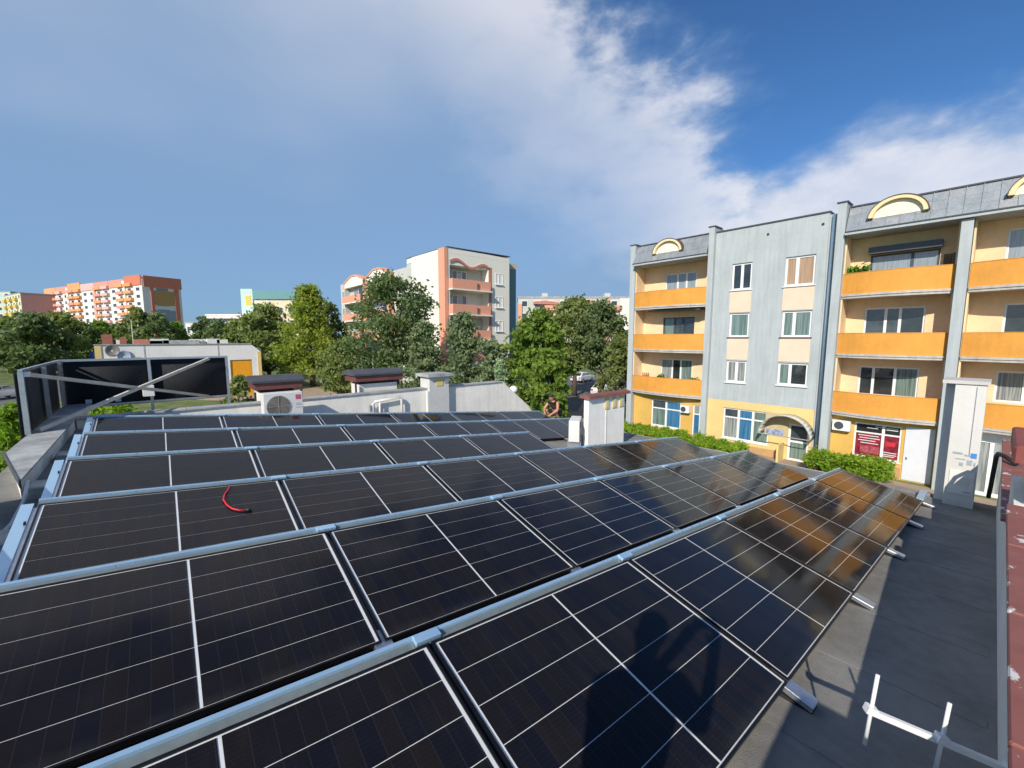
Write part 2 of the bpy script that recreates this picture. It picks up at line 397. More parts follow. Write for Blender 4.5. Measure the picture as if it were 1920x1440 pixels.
# cell material: near black silicon, faint half-cell joints and busbars, slight cell to cell tint
mc = bpy.data.materials.new('solar_cell'); mc.use_nodes = True; q = NG(mc.node_tree); bb = mc.node_tree.nodes['Principled BSDF']
oc = q.n('ShaderNodeTexCoord').outputs['Object']; sx = q.n('ShaderNodeSeparateXYZ'); q.lk(oc, sx.inputs[0])
cu = q.math('DIVIDE', sx.outputs[0], 0.0834); fr_ = q.math('FRACT', cu); fl = q.math('FLOOR', cu)
joint = q.math('LESS_THAN', q.math('ABSOLUTE', q.math('SUBTRACT', fr_, 0.5)), 0.488)
oi = q.n('ShaderNodeObjectInfo').outputs['Random']
wn = q.n('ShaderNodeTexWhiteNoise', noise_dimensions='2D'); cx = q.n('ShaderNodeCombineXYZ'); q.lk(fl, cx.inputs[0]); q.lk(q.math('MULTIPLY', oi, 97.0), cx.inputs[1]); q.lk(cx.outputs[0], wn.inputs['Vector'])
c1 = q.mix(wn.outputs['Value'], (0.0075, 0.0080, 0.0140), (0.0150, 0.0118, 0.0108))
wn2 = q.math('MULTIPLY', oi, 1.0)
c1 = q.mix(q.math('MULTIPLY', wn2, 0.55), c1, (0.0110, 0.0105, 0.0125))
bus = q.math('LESS_THAN', q.math('FRACT', q.math('DIVIDE', sx.outputs[1], 0.0195)), 0.03)
c1 = q.mix(q.math('MULTIPLY', bus, 0.12), c1, (0.16, 0.16, 0.17))
c1 = q.mix(joint, (0.030, 0.031, 0.034), c1)
q.lk(c1, bb.inputs['Base Color']); bb.inputs['Roughness'].default_value = 0.6; bb.inputs['Specular IOR Level'].default_value = 0.0
# cover glass: clear sheet, reflecting by Fresnel, slightly textured
mg = bpy.data.materials.new('panel_glass'); mg.use_nodes = True; q = NG(mg.node_tree); mg.node_tree.nodes.remove(mg.node_tree.nodes['Principled BSDF'])
fz = q.n('ShaderNodeFresnel'); fz.inputs[0].default_value = 1.32
gl = q.n('ShaderNodeBsdfGlossy'); gl.inputs['Roughness'].default_value = 0.135
gl.inputs['Color'].default_value = (0.92, 0.92, 0.92, 1)
psn = q.n('ShaderNodeNewGeometry').outputs['Position']; dust = q.noise(psn, 3.0, 5, 0.65)
q.lk(q.smooth(dust, 0.3, 0.7, 0.055, 0.10), gl.inputs['Roughness'])
trn = q.n('ShaderNodeBsdfTransparent'); mx = q.n('ShaderNodeMixShader')
bf = q.n('ShaderNodeNewGeometry').outputs['Backfacing']
q.lk(q.math('MULTIPLY', fz.outputs[0], q.math('SUBTRACT', 1.0, bf)), mx.inputs[0]); q.lk(trn.outputs[0], mx.inputs[1]); q.lk(gl.outputs[0], mx.inputs[2])
ob_ = q.n('ShaderNodeTexCoord').outputs['Object']; so_ = q.n('ShaderNodeSeparateXYZ'); q.lk(ob_, so_.inputs[0])
soil = q.math('ADD', q.math('MULTIPLY', q.smooth(so_.outputs[1], 0.0, 0.09, 1.0, 0.0), q.smooth(dust, 0.35, 0.6, 0.005, 0.035)), q.math('MULTIPLY', q.smooth(q.noise(q.vmath('MULTIPLY', psn, (6.0, 1.2, 1.2)), 1.6, 5, 0.65), 0.52, 0.75), 0.012))
dst = q.n('ShaderNodeBsdfDiffuse'); dst.inputs[0].default_value = (0.45, 0.42, 0.38, 1); mx2 = q.n('ShaderNodeMixShader')
q.lk(q.math('MULTIPLY', q.math('ADD', soil, q.smooth(dust, 0.35, 0.75, 0.001, 0.007)), q.math('SUBTRACT', 1.0, bf)), mx2.inputs[0]); q.lk(mx.outputs[0], mx2.inputs[1]); q.lk(dst.outputs[0], mx2.inputs[2])
q.lk(mx2.outputs[0], mg.node_tree.nodes['Material Output'].inputs[0])
m_back = M('white_backsheet', (0.78, 0.78, 0.76), 0.6, var=0.05)

PL = L - 0.022; TH = 0.035; LIP = 0.012; MARG = 0.021; MID = 0.016
fm = B()
fm.box(0, PL, 0, LIP, -TH, 0); fm.box(0, PL, W - LIP, W, -TH, 0); fm.box(0, LIP, LIP, W - LIP, -TH, 0); fm.box(PL - LIP, PL, LIP, W - LIP, -TH, 0)
bs = B().box(LIP, PL - LIP, LIP, W - LIP, -0.012, -0.008)
HL = (PL - 2 * LIP - 2 * MARG - MID) / 2; SP = (W - 2 * LIP - 0.012) / 6; SGAP = 0.0044
cs = B().box(0, HL, 0, SP - SGAP, -0.0075, -0.0055)
gs = B().box(LIP, PL - LIP, LIP, W - LIP, -0.0040, -0.0022)
def mesh_of(mb, nm, mat):
    me = bpy.data.meshes.new(nm); me.from_pydata(mb.v, [], mb.f); me.update(); me.materials.append(mat); return me
me_f, me_b, me_c, me_g = mesh_of(fm, 'frame', m_black), mesh_of(bs, 'backsheet', m_back), mesh_of(cs, 'cell_string', mc), mesh_of(gs, 'cover_glass', mg)
m_alu2 = M('dull_aluminium', (0.24, 0.27, 0.26), 0.5, 0.4, var=0.12)
m_gapshade = M('gap_shade_black', (0.012, 0.012, 0.013), 0.95, var=0.3, spec=0.1)
ROWN = {1: 'nearest row', 2: 'second row from the camera', 3: 'third row from the camera', 4: 'short fourth row', 5: 'fifth row from the camera', 6: 'farthest row'}
ORD = ['rightmost', 'second from the right', 'third from the right', 'fourth from the right', 'fifth from the right', 'leftmost']
for r in range(1, 7):
    ke = 3 if r == 4 else 5
    ks = list(range(-1, ke))
    for k in ks:
        n = ke - 1 - k; od = 'leftmost' if k == -1 else ORD[n]
        t = thing('solar_panel', 'black solar panel in the %s, %s' % (ROWN[r], od), 'solar panel', group='solar panels laid in tilted rows on the roof')
        t.matrix_world = mat_at(row_o(r, k) + EX * 0.011 + PN * rng.uniform(-0.001, 0.001))
        link('frame', me_f, t); link('backsheet', me_b, t)
        for h in range(2):
            for i in range(6):
                link('cell_string', me_c, t, (LIP + MARG + h * (HL + MID), LIP + 0.006 + SGAP / 2 + i * SP, 0))
        link('cover_glass', me_g, t)
    # mounting frame of this row, in the row's own axes
    nm = {1: 'nearest', 2: 'second', 3: 'third', 4: 'short fourth', 5: 'fifth', 6: 'farthest'}[r]
    fr = thing('mounting_frame', 'galvanised mounting frame and wind sheet under the %s row of solar panels' % nm, 'mounting frame', group='mounting frames of the panel rows')
    fr.matrix_world = mat_at(row_o(r, -1))
    n = len(ks); dn = 0.0876
    for i in range(n):
        a, b = i * L + 0.004, (i + 1) * L - 0.004
        for nm2, mt2, prof in (('back_strip', m_alu2, [(W + 0.003, -0.012), (W + 0.040, -0.006)]), ('wind_sheet', m_alu, [(W + 0.042, -0.008), (W + 0.045, 0.010), (W + 0.062, 0.015), (W + 0.185, -0.29)])):
            s = B()
            for (p, z), (p2, z2) in zip(prof[:-1], prof[1:]):
                s.add([(a, p, z), (b, p, z), (b, p2, z2), (a, p2, z2), (a, p, z - 0.002), (b, p, z - 0.002), (b, p2, z2 - 0.002), (a, p2, z2 - 0.002)],
                      [(0, 1, 2, 3), (7, 6, 5, 4), (0, 4, 5, 1), (2, 6, 7, 3)])
            s.build(nm2, mt2, fr)
    for i in range(n + 1):
        c = i * L
        if 0 < i < n:
            B().box(c - 0.07, c + 0.07, W + 0.006, W + 0.058, -0.004, 0.019).build('joint_plate', m_alu, fr)
        # rail under the joint, standing foot and rear prop
        B().box(c - 0.03, c + 0.03, 0.02, W + 0.01, -0.075, -0.037).build('rail', m_galv, fr)
        st = math.sin(TILT); ct = math.cos(TILT)
        zf = -dn / ct
        # foot: flat plate on the felt with an upright clip in front of the panel's low edge
        f = B(); f.box(c - 0.055, c + 0.055, -0.150, 0.10, -0.050, -0.012); bevel(f.build('foot', m_galv, fr), 0.006)
        f = B(); f.add([(c + dx, y, z) for dx in (-0.05, 0.05) for y, z in ((-0.16, -0.052), (0.12, -0.078), (0.12, -0.132), (-0.16, -0.064))],
                       [(0, 1, 2, 3), (7, 6, 5, 4), (0, 4, 5, 1), (1, 5, 6, 2), (2, 6, 7, 3), (3, 7, 4, 0)]); f.build('foot_pad', m_tyre, fr)
        zr = -(dn + (W - 0.08) * st) / ct
        f = B(); f.bar((c, W - 0.06, -0.06), (c, W - 0.06 + zr * -0.0, zr * 0.97), 0.05, 0.03, (0, 1, 0)); f.build('rear_prop', m_galv, fr)
    # black strip added behind the row to paint in the gap's shade
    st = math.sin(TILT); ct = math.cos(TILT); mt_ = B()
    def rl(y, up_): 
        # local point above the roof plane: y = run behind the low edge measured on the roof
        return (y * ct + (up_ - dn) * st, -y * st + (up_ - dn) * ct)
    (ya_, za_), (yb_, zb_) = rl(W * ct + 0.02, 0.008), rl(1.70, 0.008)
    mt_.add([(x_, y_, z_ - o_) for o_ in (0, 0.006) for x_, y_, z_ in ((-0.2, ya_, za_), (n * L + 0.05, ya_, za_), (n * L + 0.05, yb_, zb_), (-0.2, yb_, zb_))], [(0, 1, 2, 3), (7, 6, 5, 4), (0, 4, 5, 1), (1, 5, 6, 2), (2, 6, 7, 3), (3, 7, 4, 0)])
    mt_.build('gap_shade', m_gapshade, fr)
    # broad end plate on the left flank of the row
    e = B(); e.add([(-0.092, 0.0, -0.02), (-0.020, 0.0, -0.02), (-0.020, W + 0.04, -0.012), (-0.092, W + 0.04, -0.012), (-0.092, 0.0, -0.06), (-0.020, 0.0, -0.06), (-0.020, W + 0.04, -0.05), (-0.092, W + 0.04, -0.05)],
                   [(0, 1, 2, 3), (7, 6, 5, 4), (0, 4, 5, 1), (1, 5, 6, 2), (2, 6, 7, 3), (3, 7, 4, 0)])
    e.box(-0.018, 0.010, 0.10, 0.16, -0.055, -0.040); e.box(-0.018, 0.010, W - 0.2, W - 0.14, -0.055, -0.040)
    e.build('end_plate', m_alu, fr)
    B().box(-0.034, -0.022, W - 0.28, W - 0.25, -0.012, 0.004).build('bolt', m_black, fr)
    B().box(-0.080, -0.030, W - 0.12, W - 0.07, -(dn + (W - 0.1) * st) / ct * 0.96, -0.05).build('rear_prop', m_galv, fr)
    B().box(-0.080, -0.030, 0.03, 0.08, -0.105, -0.055).build('foot', m_galv, fr)

# ballast blocks by the row ends
m_blk = M('pale_concrete_block', (0.55, 0.50, 0.43), 0.9, var=0.2, bump=0.5)
for (bx_, by, lab, s) in ((-0.98, 5.05, 'pale concrete block beside the end plate of the third panel row', 1.1), (-1.0, 6.72, 'grey concrete block beside the end plate of the fourth panel row', 1.0),
                          (-0.98, 8.42, 'small tan concrete block beside the end plate of the fifth panel row', 0.85), (-1.03, 3.2, 'concrete block by the end of the second panel row', 1.0)):
    z = rz(bx_ + 0.1) - 0.004
    o = B().cbox(-0.08, 0.08, -0.17 * s, 0.17 * s, 0, 0.14 * s, 0.012).build('concrete_block', m_blk); o.location = (bx_ - 0.03, by, z); o.rotation_euler = (0, math.atan(TS), 0.06)
    tag(o, lab, 'concrete block', 'ballast blocks at the left row ends')

# red cable with plug lying on a panel of the third row
def onrow(r, k, s, h=0.006): return row_o(r, 0) + EX * (k * L) + PV * s + PN * h
m_redc = M('red_cable', (0.62, 0.02, 0.03), 0.45, var=0.1)
cb = thing('cable', 'short red cable with black plug lying on a solar panel', 'cable')
pts = [onrow(3, k, s, 0.010) for k, s in ((-0.262, 1.105), (-0.272, 1.04), (-0.292, 0.96), (-0.303, 0.87), (-0.294, 0.77), (-0.274, 0.69), (-0.246, 0.645), (-0.218, 0.632))]
B().tube(pts, 0.0080, 8).build('sheath', m_redc, cb, True)
B().tube([onrow(3, -0.218, 0.632, 0.012), onrow(3, -0.205, 0.622, 0.013), onrow(3, -0.190, 0.612, 0.012)], [0.012, 0.017, 0.011], 8).build('plug', m_black, cb)
tag(B().tube([onrow(3, -0.566, 0.150, 0.004), onrow(3, -0.560, 0.142, 0.005), onrow(3, -0.553, 0.137, 0.004)], 0.005, 6).build('tape_scrap', m_redc), 'tiny red scrap on the leftmost panel of the third row', 'scrap')

# ------------------------------------------------------------------ things standing on the roof
m_cwhite = M('white_render', (0.74, 0.71, 0.66), 0.9, var=0.10, bump=0.2, streak=0.3)
m_yellow = M('vent_yellow', (0.72, 0.56, 0.16), 0.6, var=0.12)
m_vdark = M('vent_dark', (0.03, 0.03, 0.03), 0.8, var=0.2)

def capped_chimney(label, xa, xb, ya, yb, z0, zt, bodymat, dark=True):
    """masonry stack with red-brown fascia, dark vent slot and a felted cap that slopes to the back"""
    t = thing('chimney', label, 'chimney', ((xa + xb) / 2, (ya + yb) / 2, z0), group='chimney stacks with dark felt caps')
    hx, hy, h = (xb - xa) / 2, (yb - ya) / 2, zt - z0
    B().box(-hx, hx, -hy, hy, 0, h - 0.34).build('stack', bodymat, t)
    B().box(-hx + 0.04, hx - 0.04, -hy + 0.04, hy - 0.04, h - 0.34, h - 0.285).build('vent_slot', m_vdark, t)
    s = B()
    s.box(-hx - 0.13, hx + 0.13, -hy - 0.12, -hy - 0.10, h - 0.26, h - 0.10); s.box(-hx - 0.13, hx + 0.13, hy + 0.10, hy + 0.12, h - 0.26, h - 0.10)
    s.box(-hx - 0.13, -hx - 0.11, -hy - 0.098, hy + 0.098, h - 0.26, h - 0.10); s.box(hx + 0.11, hx + 0.13, -hy - 0.098, hy + 0.098, h - 0.26, h - 0.10)
    s.build('fascia', m_red, t)
    c = B().prism([(-hy - 0.17, h - 0.098), (hy + 0.17, h - 0.098), (hy + 0.17, h - 0.01), (0, h + 0.06), (-hy - 0.17, h - 0.05)], 'x', -hx - 0.19, hx + 0.19).build('cap', m_darkcap, t)
    for sx_ in (-1, 1): B().box(sx_ * (hx + 0.12) - 0.02, sx_ * (hx + 0.12) + 0.02, -hy - 0.095, -hy - 0.055, 0.12, h - 0.31).build('post', m_vdark, t)
    return t
capped_chimney('white chimney with dark felt cap and red-brown fascia behind the outdoor unit', 1.92, 2.68, 11.40, 12.0, rz(2.3) - 0.3, 5.52, m_cwhite)
capped_chimney('white chimney with dark felt cap and red-brown fascia behind the pipe frame', 4.28, 5.38, 11.40, 12.0, rz(4.9) - 0.3, 5.55, m_cwhite)

# slim duct in front of the fire wall
t = thing('vent_duct', 'slim grey rendered duct with flat metal cap against the rear parapet', 'vent', (6.47, 11.05, rz(6.5) - 0.1))
h = 5.42 - (rz(6.5) - 0.1)
m_duct = M('grey_render', (0.60, 0.59, 0.55), 0.9, var=0.12, bump=0.2)
B().box(-0.33, 0.33, -0.20, 0.35, 0, h - 0.09).build('shaft', m_duct, t)
B().box(-0.43, 0.43, -0.31, 0.46, h - 0.085, h).build('cap', m_coping, t)
B().box(-0.10, 0.12, -0.215, -0.203, h - 0.36, h - 0.16).build('vent_cover', m_yellow, t)
B().box(0.18, 0.30, -0.215, -0.203, h - 0.30, h - 0.16).build('vent_grille', m_galv, t)
B().box(-0.40, -0.345, -0.19, -0.10, 0, h - 0.5).build('downpipe', m_cwhite, t)

# outdoor air-conditioning unit on a stand
def ac_unit(label, loc, rotz, sc=1.0, mark=True):
    t = thing('air_conditioner', label, 'air conditioner', loc, rotz, 'outdoor air-conditioning units')
    w_, h_, d_ = 0.80 * sc, 0.60 * sc, 0.30 * sc
    bevel(B().box(-w_ / 2, w_ / 2, -d_ / 2, d_ / 2, 0.10, 0.10 + h_).build('casing', M('ac_casing', (0.70, 0.68, 0.63), 0.45, var=0.06), t), 0.012)
    s = B(); cxx, czz, R = -w_ * 0.13, 0.10 + h_ * 0.5, h_ * 0.40
    ring = B()
    n = 28
    for k in range(n):
        a, b = 6.28319 * k / n, 6.28319 * (k + 1) / n
        ring.quad((cxx + R * math.cos(a), -d_ / 2 - 0.004, czz + R * math.sin(a)), (cxx + R * math.cos(b), -d_ / 2 - 0.004, czz + R * math.sin(b)), (cxx, -d_ / 2 - 0.004, czz))
    fan = ring.build('fan_opening', M('ac_fan', (0.16, 0.145, 0.12), 0.6, var=0.2), t)
    gr = B()
    for rr in np.linspace(0.12, 1.0, 10):
        gr.tube([(cxx + R * rr * math.cos(a), -d_ / 2 - 0.012, czz + R * rr * math.sin(a)) for a in np.linspace(0, 6.28319, 25)], 0.0035, 4)
    gr.tube([(cxx, -d_ / 2 - 0.014, czz - R), (cxx, -d_ / 2 - 0.014, czz + R)], 0.006, 5)
    gr.tube([(cxx - R, -d_ / 2 - 0.014, czz), (cxx + R, -d_ / 2 - 0.014, czz)], 0.006, 5)
    gr.build('grille', M('ac_grille', (0.36, 0.33, 0.28), 0.5, var=0.1), fan)
    if mark:
        B().box(w_ * 0.31, w_ * 0.45, -d_ / 2 - 0.004, -d_ / 2 - 0.001, 0.10 + h_ * 0.72, 0.10 + h_ * 0.90).build('badge', M('badge_red', (0.55, 0.10, 0.16), 0.5), t)
        for zz in (0.50, 0.56, 0.40): B().box(w_ * 0.31, w_ * 0.45, -d_ / 2 - 0.004, -d_ / 2 - 0.001, 0.10 + h_ * zz, 0.10 + h_ * (zz + 0.02)).build('print_line', M('ac_print', (0.35, 0.34, 0.32), 0.6), t)
    for sx_ in (-0.35, 0.35): B().box(w_ * sx_ - 0.03, w_ * sx_ + 0.03, -d_ / 2 - 0.03, d_ / 2 + 0.03, -0.10, 0.10).build('foot', m_galv, t)
    return t
ac_unit('white outdoor air-conditioning unit with round fan before the rear parapet', (2.20, 10.58, rz(2.2) + 0.11), 0)

# pipe frame on the rear wall
t = thing('pipe_frame', 'cream pipes bent into a low frame against the rear parapet', 'pipe', (4.85, 10.90, rz(4.8)))
zr_ = 4.93 - rz(4.8)
B().tube([(-0.40, 0, -0.02), (-0.40, 0, zr_ - 0.22), (-0.36, 0, zr_ - 0.16), (0.38, 0, zr_ - 0.10), (0.42, 0, zr_ - 0.16), (0.42, 0, -0.05)], 0.035, 8).build('bent_pipe', m_cwhite, t, True)
B().tube([(-0.22, 0.0, -0.02), (-0.22, 0.0, zr_ - 0.17)], 0.028, 8).build('upright_pipe', m_cwhite, t, True)
B().box(-0.50, -0.43, -0.02, 0.05, zr_ - 0.42, zr_ - 0.25).build('bracket', m_galv, t)

# white globe vent on the sloped wall end
t = thing('globe_vent', 'white ball-shaped vent on the sloping end of the rear parapet', 'vent', (9.62, 11.12, 4.40))
B().ball((0, 0, 0.26), 0.15, 14, 10, (1, 1, 0.9)).build('globe', m_white, t, True); B().tube([(0, 0, -0.05), (0, 0, 0.16)], 0.05, 8).build('stem', m_galv, t)
B().tube([(0, 0, 0.12), (0, 0, 0.145)], 0.13, 14).build('collar', m_darkcap, t)

# broad chimney right of the short fourth row
zc = rz(8.65) - 0.08; h = 5.10 - zc
t = thing('chimney', 'broad pale chimney with red coping and three yellow vents', 'chimney', (8.67, 6.50, zc))
B().box(-0.73, 0.75, -0.10, 0.045, 0, h - 0.08).build('stack', M('pale_stack', (0.86, 0.84, 0.78), 0.9, var=0.12, bump=0.25, streak=0.4), t)
B().prism([(-0.20, h - 0.078), (0.13, h - 0.078), (0.12, h - 0.01), (-0.03, h + 0.025), (-0.19, h - 0.01)], 'x', -0.81, 0.88).build('cap', M('muted_red', (0.22, 0.085, 0.07), 0.7, var=0.25), t)
for x in (-0.02, 0.30, 0.60):
    fr = B(); fr.box(x - 0.085, x + 0.085, -0.125, -0.103, h - 0.40, h - 0.12); v = fr.build('vent', m_yellow, t)
    B().box(x - 0.045, x + 0.045, -0.132, -0.126, h - 0.36, h - 0.16).build('grille', M('pale_grille', (0.55, 0.54, 0.48), 0.7), v)
B().box(-0.06, -0.02, -0.115, -0.101, 0.1, h - 0.1).build('joint_strip', m_cwhite, t)
ac_unit('small white outdoor unit at the left side of the broad chimney', (7.72, 6.62, rz(7.7) + 0.07), 0.62, 0.85, False)

# tall corner block at the eave, with a cabinet on its front
zb = rz(10.7) - 0.05; h = 5.76 - zb
t = thing('corner_block', 'tall grey-white chimney block at the roof corner with a cabinet front', 'chimney', (10.95, 0.28, zb))
m_block = M('block_render', (0.64, 0.62, 0.57), 0.85, var=0.08, bump=0.12, streak=0.35)
B().box(-0.12, 0.28, -0.12, 0.33, 0, h - 0.07).build('stack', m_block, t)
B().box(-0.42, -0.122, -0.17, 0.20, 0, h - 0.06).build('cabinet', m_block, t)
B().box(-0.45, 0.32, -0.20, 0.36, h - 0.058, h).build('cap', M('block_cap', (0.55, 0.52, 0.49), 0.6, var=0.1), t)
B().box(-0.426, -0.4205, -0.06, -0.05, h - 1.3, h - 0.1).build('seam', m_galv, t)
m_ink = M('faded_print', (0.34, 0.40, 0.44), 0.7, var=0.3, scale=30)
z3 = h - 1.32
for (ya, yb, za, zb_) in ((0.02, 0.14, 0.04, 0.075), (-0.12, 0.0, 0.02, 0.05), (-0.02, 0.10, -0.05, -0.03), (-0.10, -0.04, -0.13, -0.04), (-0.14, -0.12, -0.14, -0.07), (0.0, 0.05, -0.16, -0.10)):
    B().box(-0.4262, -0.4212, ya, yb, z3 + za, z3 + zb_).build('print_mark', m_ink, t)
B().box(-0.4268, -0.4212, -0.145, -0.075, z3 - 0.0, z3 + 0.085).build('sticker', M('blue_sticker', (0.06, 0.25, 0.62), 0.5), t)
B().box(-0.432, -0.4212, -0.15, 0.15, z3 - 0.66, z3 - 0.25).build('hatch', m_cwhite, t)
B().box(-0.438, -0.4325, -0.10, 0.09, z3 - 0.50, z3 - 0.36).build('hatch_label', m_block, t)
B().box(-0.440, -0.4325, -0.12, -0.04, z3 - 0.62, z3 - 0.60).build('hatch_handle', m_galv, t)
# low sheet-metal kerb and offcuts at the eave corner
tag(B().box(10.95, 11.10, 0.66, 1.75, rz(11) - 0.01, rz(11) + 0.05).build('metal_profile', m_galv), 'galvanised metal profile lying along the eave near the corner block', 'metal profile')
tag(B().box(10.35, 10.95, 0.70, 0.80, rz(10.6) - 0.03, rz(10.6) + 0.06).build('metal_offcut', m_alu), 'bright metal offcut beside the corner block', 'metal offcut')

# red-capped stack on the right parapet, cable loop beyond it
t = thing('chimney', 'red-capped grey stack on the red-coped parapet at the right edge', 'chimney', (5.6, -0.42, 5.21))
B().box(-0.45, 0.45, -0.28, 0.20, 0.0, 0.315).build('stack', m_duct, t)
B().cbox(-0.55, 0.55, -0.40, 0.300, 0.318, 0.45, 0.015).build('cap', M('cap_red', (0.26, 0.07, 0.055), 0.65, var=0.25), t)
pts = [(10.62, -0.05, rz(10.6) + 0.25), (10.45, -0.06, 4.05), (10.2, -0.07, 4.42), (9.85, -0.075, 4.66), (9.5, -0.09, 4.77), (9.15, -0.16, 4.80), (8.9, -0.25, 4.77)]
tag(B().tube(pts, 0.03, 8).build('cable_conduit', m_tyre, None, True), 'thick black cable looping from the corner block along the parapet', 'cable')

# stack behind the photographer, its shadow falls across the roof at the lower right
t = thing('chimney', 'rendered chimney stack on the parapet just behind the camera', 'chimney', (0.20, -0.62, 5.212))
B().box(-0.55, 0.58, -0.30, 0.37, 0, 0.50).build('stack', m_duct, t); B().box(-0.60, 0.60, -0.36, 0.38, 0.502, 0.57).build('cap', m_darkcap, t)

# white yagi antenna low over the roof at the right
ap = lambda x, y, dd: CAM + ray(x, y) * dd
a0 = ap(1622, 1329, 1.72); a1 = ap(1905, 1449, 1.62); ad = (a1 - a0).normalized()
t = thing('antenna', 'white rod antenna with three crosswise elements above the roof edge', 'antenna')
bmx = B().bar(a0, a0 + ad * 1.15, 0.024, 0.024); bevel(bmx.build('boom', m_white, t), 0.004)
for (pt, pb, dd) in (((1646, 1265), (1621, 1396), 1.715), ((1781, 1318), (1752, 1452), 1.665), ((1910, 1374), (1884, 1510), 1.62)):
    p, q_ = ap(*pt, dd - 0.012), ap(*pb, dd + 0.0); mc_ = (p + q_) / 2; B().bar(mc_ - ad * 0.02, mc_ + ad * 0.016, 0.030, 0.029).build('clamp', m_white, t); B().tube([p, q_], 0.0072, 8).build('element', m_white, t, True)
e1 = a0 + ad * 1.02
B().tube([e1, Vector((e1.x + 0.02, e1.y - 0.01, 5.21))], 0.018, 8).build('mast', m_galv, t, True)
B().box(e1.x - 0.05, e1.x + 0.07, e1.y - 0.06, e1.y + 0.05, 5.213, 5.235).build('mast_foot', m_galv, t)

# pale hose at the left edge
pts = [(-1.07, 6.55, rz(-1.05) + 0.20), (-1.055, 6.2, rz(-1.05) + 0.09), (-1.06, 5.7, rz(-1.05) + 0.03), (-1.10, 5.1, rz(-1.1) + 0.02), (-1.25, 4.6, rz(-1.25) + 0.02), (-1.40, 4.2, rz(-1.4) + 0.02)]
tag(B().tube(pts, 0.016, 8).build('hose', m_cwhite, None, True), 'pale hose curving down from the left parapet onto the felt', 'hose')

# ------------------------------------------------------------------ roof sign frame, seen from behind
t = thing('roof_sign', 'black sign sheeting on a galvanised frame at the left roof corner, seen from behind', 'sign', (-1.5, 13.2, 5.0))
m_cloth = M('black_sheeting', (0.010, 0.012, 0.016), 0.85, var=0.35, scale=1.5)
ZT, ZB = 5.97 - 5.0, 4.93 - 5.0
wv = B(); n = 14
def wavy(mb, p0, p1, nx):
    for i in range(nx):
        a, b = i / nx, (i + 1) / nx
        oa, ob = 0.004 * math.sin(a * 9), 0.004 * math.sin(b * 9)
        A = Vector(p0).lerp(Vector(p1), a); Bq = Vector(p0).lerp(Vector(p1), b); nn = (Vector(p1) - Vector(p0)).cross(Vector((0, 0, 1))).normalized()
        mb.quad(A + nn * oa + Vector((0, 0, ZB)), Bq + nn * ob + Vector((0, 0, ZB)), Bq + nn * ob + Vector((0, 0, ZT)), A + nn * oa + Vector((0, 0, ZT)))
for nm_, p0, p1 in (('sheeting', (0.0, 0.06, 0), (1.45, 0.06, 0)), ('sheeting', (1.47, 0.06, 0), (3.02, 0.06, 0)), ('sheeting', (-0.06, -3.62, 0), (-0.06, -1.9, 0)), ('sheeting', (-0.06, -1.88, 0), (-0.06, 0.0, 0))):
    wm = B(); wavy(wm, p0, p1, 1); o = wm.build(nm_, m_cloth, t, True); sm_ = o.modifiers.new('thick', 'SOLIDIFY'); sm_.thickness = 0.012
for (x, y) in ((0, -3.6), (0, -1.75), (0, 0.0), (1.46, 0.0), (3.0, 0.0)):
    B().box(x - 0.03, x + 0.03, y - 0.03, y + 0.03, -0.45 if y == 0 and x > 0 else 0.02, ZT).build('post', m_galv, t)
for z in (ZT, ZB + 0.02):
    B().box(0.032, 3.03, -0.025, 0.025, z, z + 0.045).build('rail', m_galv, t)
    B().box(-0.025, 0.025, -3.63, 0.028, z + 0.003, z + 0.042).build('rail', m_galv, t)
m_beam = M('weathered_batten', (0.64, 0.60, 0.50), 0.7, var=0.2)
B().bar((0.07, -3.55, 0.93), (2.55, -0.07, 0.0), 0.05, 0.06).build('brace', m_beam, t)
B().bar((0.10, -3.50, 0.06), (2.62, -0.14, 0.96), 0.05, 0.06).build('brace', m_beam, t)
B().box(-0.02, 0.09, -3.6, -3.48, 0.90, 0.97).build('clamp', m_white, t)
bevel(B().box(1.30, 1.52, -0.11, -0.035, 0.10, 0.36).build('junction_box', m_white, t), 0.01)
for x in (0.34, 0.82): B().box(x, x + 0.1, -0.07, -0.03, 0.03, 0.12).build('bracket', m_alu, t)

# ------------------------------------------------------------------ apartment block with orange balconies
apt = thing('apartment_building', 'pale blue apartment block with orange balconies and grey mansard roof', 'building', (25.3, 0, 0))
m_blue = M('pale_blue_render', (0.425, 0.458, 0.460), 0.9, var=0.15, scale=0.8, bump=0.2, bscale=50, streak=0.5)
m_orange = M('orange_balcony', (0.72, 0.315, 0.050), 0.75, var=0.14, scale=1.2, bump=0.15, bscale=60, streak=0.2)
m_peach = M('peach_render', (0.82, 0.60, 0.36), 0.9, var=0.12, scale=1.0, bump=0.2, bscale=50)
m_amber = M('amber_render', (0.66, 0.40, 0.095), 0.9, var=0.10, scale=1.0, bump=0.2, bscale=50)
m_yel = M('yellow_render', (0.72, 0.53, 0.22), 0.9, var=0.08, scale=1.0, bump=0.2, bscale=50)
m_cream = M('cream_panel', (0.72, 0.58, 0.43), 0.85, var=0.06, scale=1.5, bump=0.15)
m_slab = M('slab_edge', (0.50, 0.46, 0.41), 0.8, var=0.25, scale=2, streak=0.4)
m_tan = M('tan_plinth', (0.50, 0.30, 0.14), 0.85, var=0.15, bump=0.2)
m_zinc = M('zinc_sheet', (0.33, 0.36, 0.38), 0.45, 0.45, var=0.18, scale=2.5, col2=(0.34, 0.36, 0.37))
m_wframe = M('white_frame', (0.80, 0.79, 0.76), 0.35, var=0.04)
m_dframe = M('dark_frame', (0.07, 0.075, 0.085), 0.4, var=0.15)
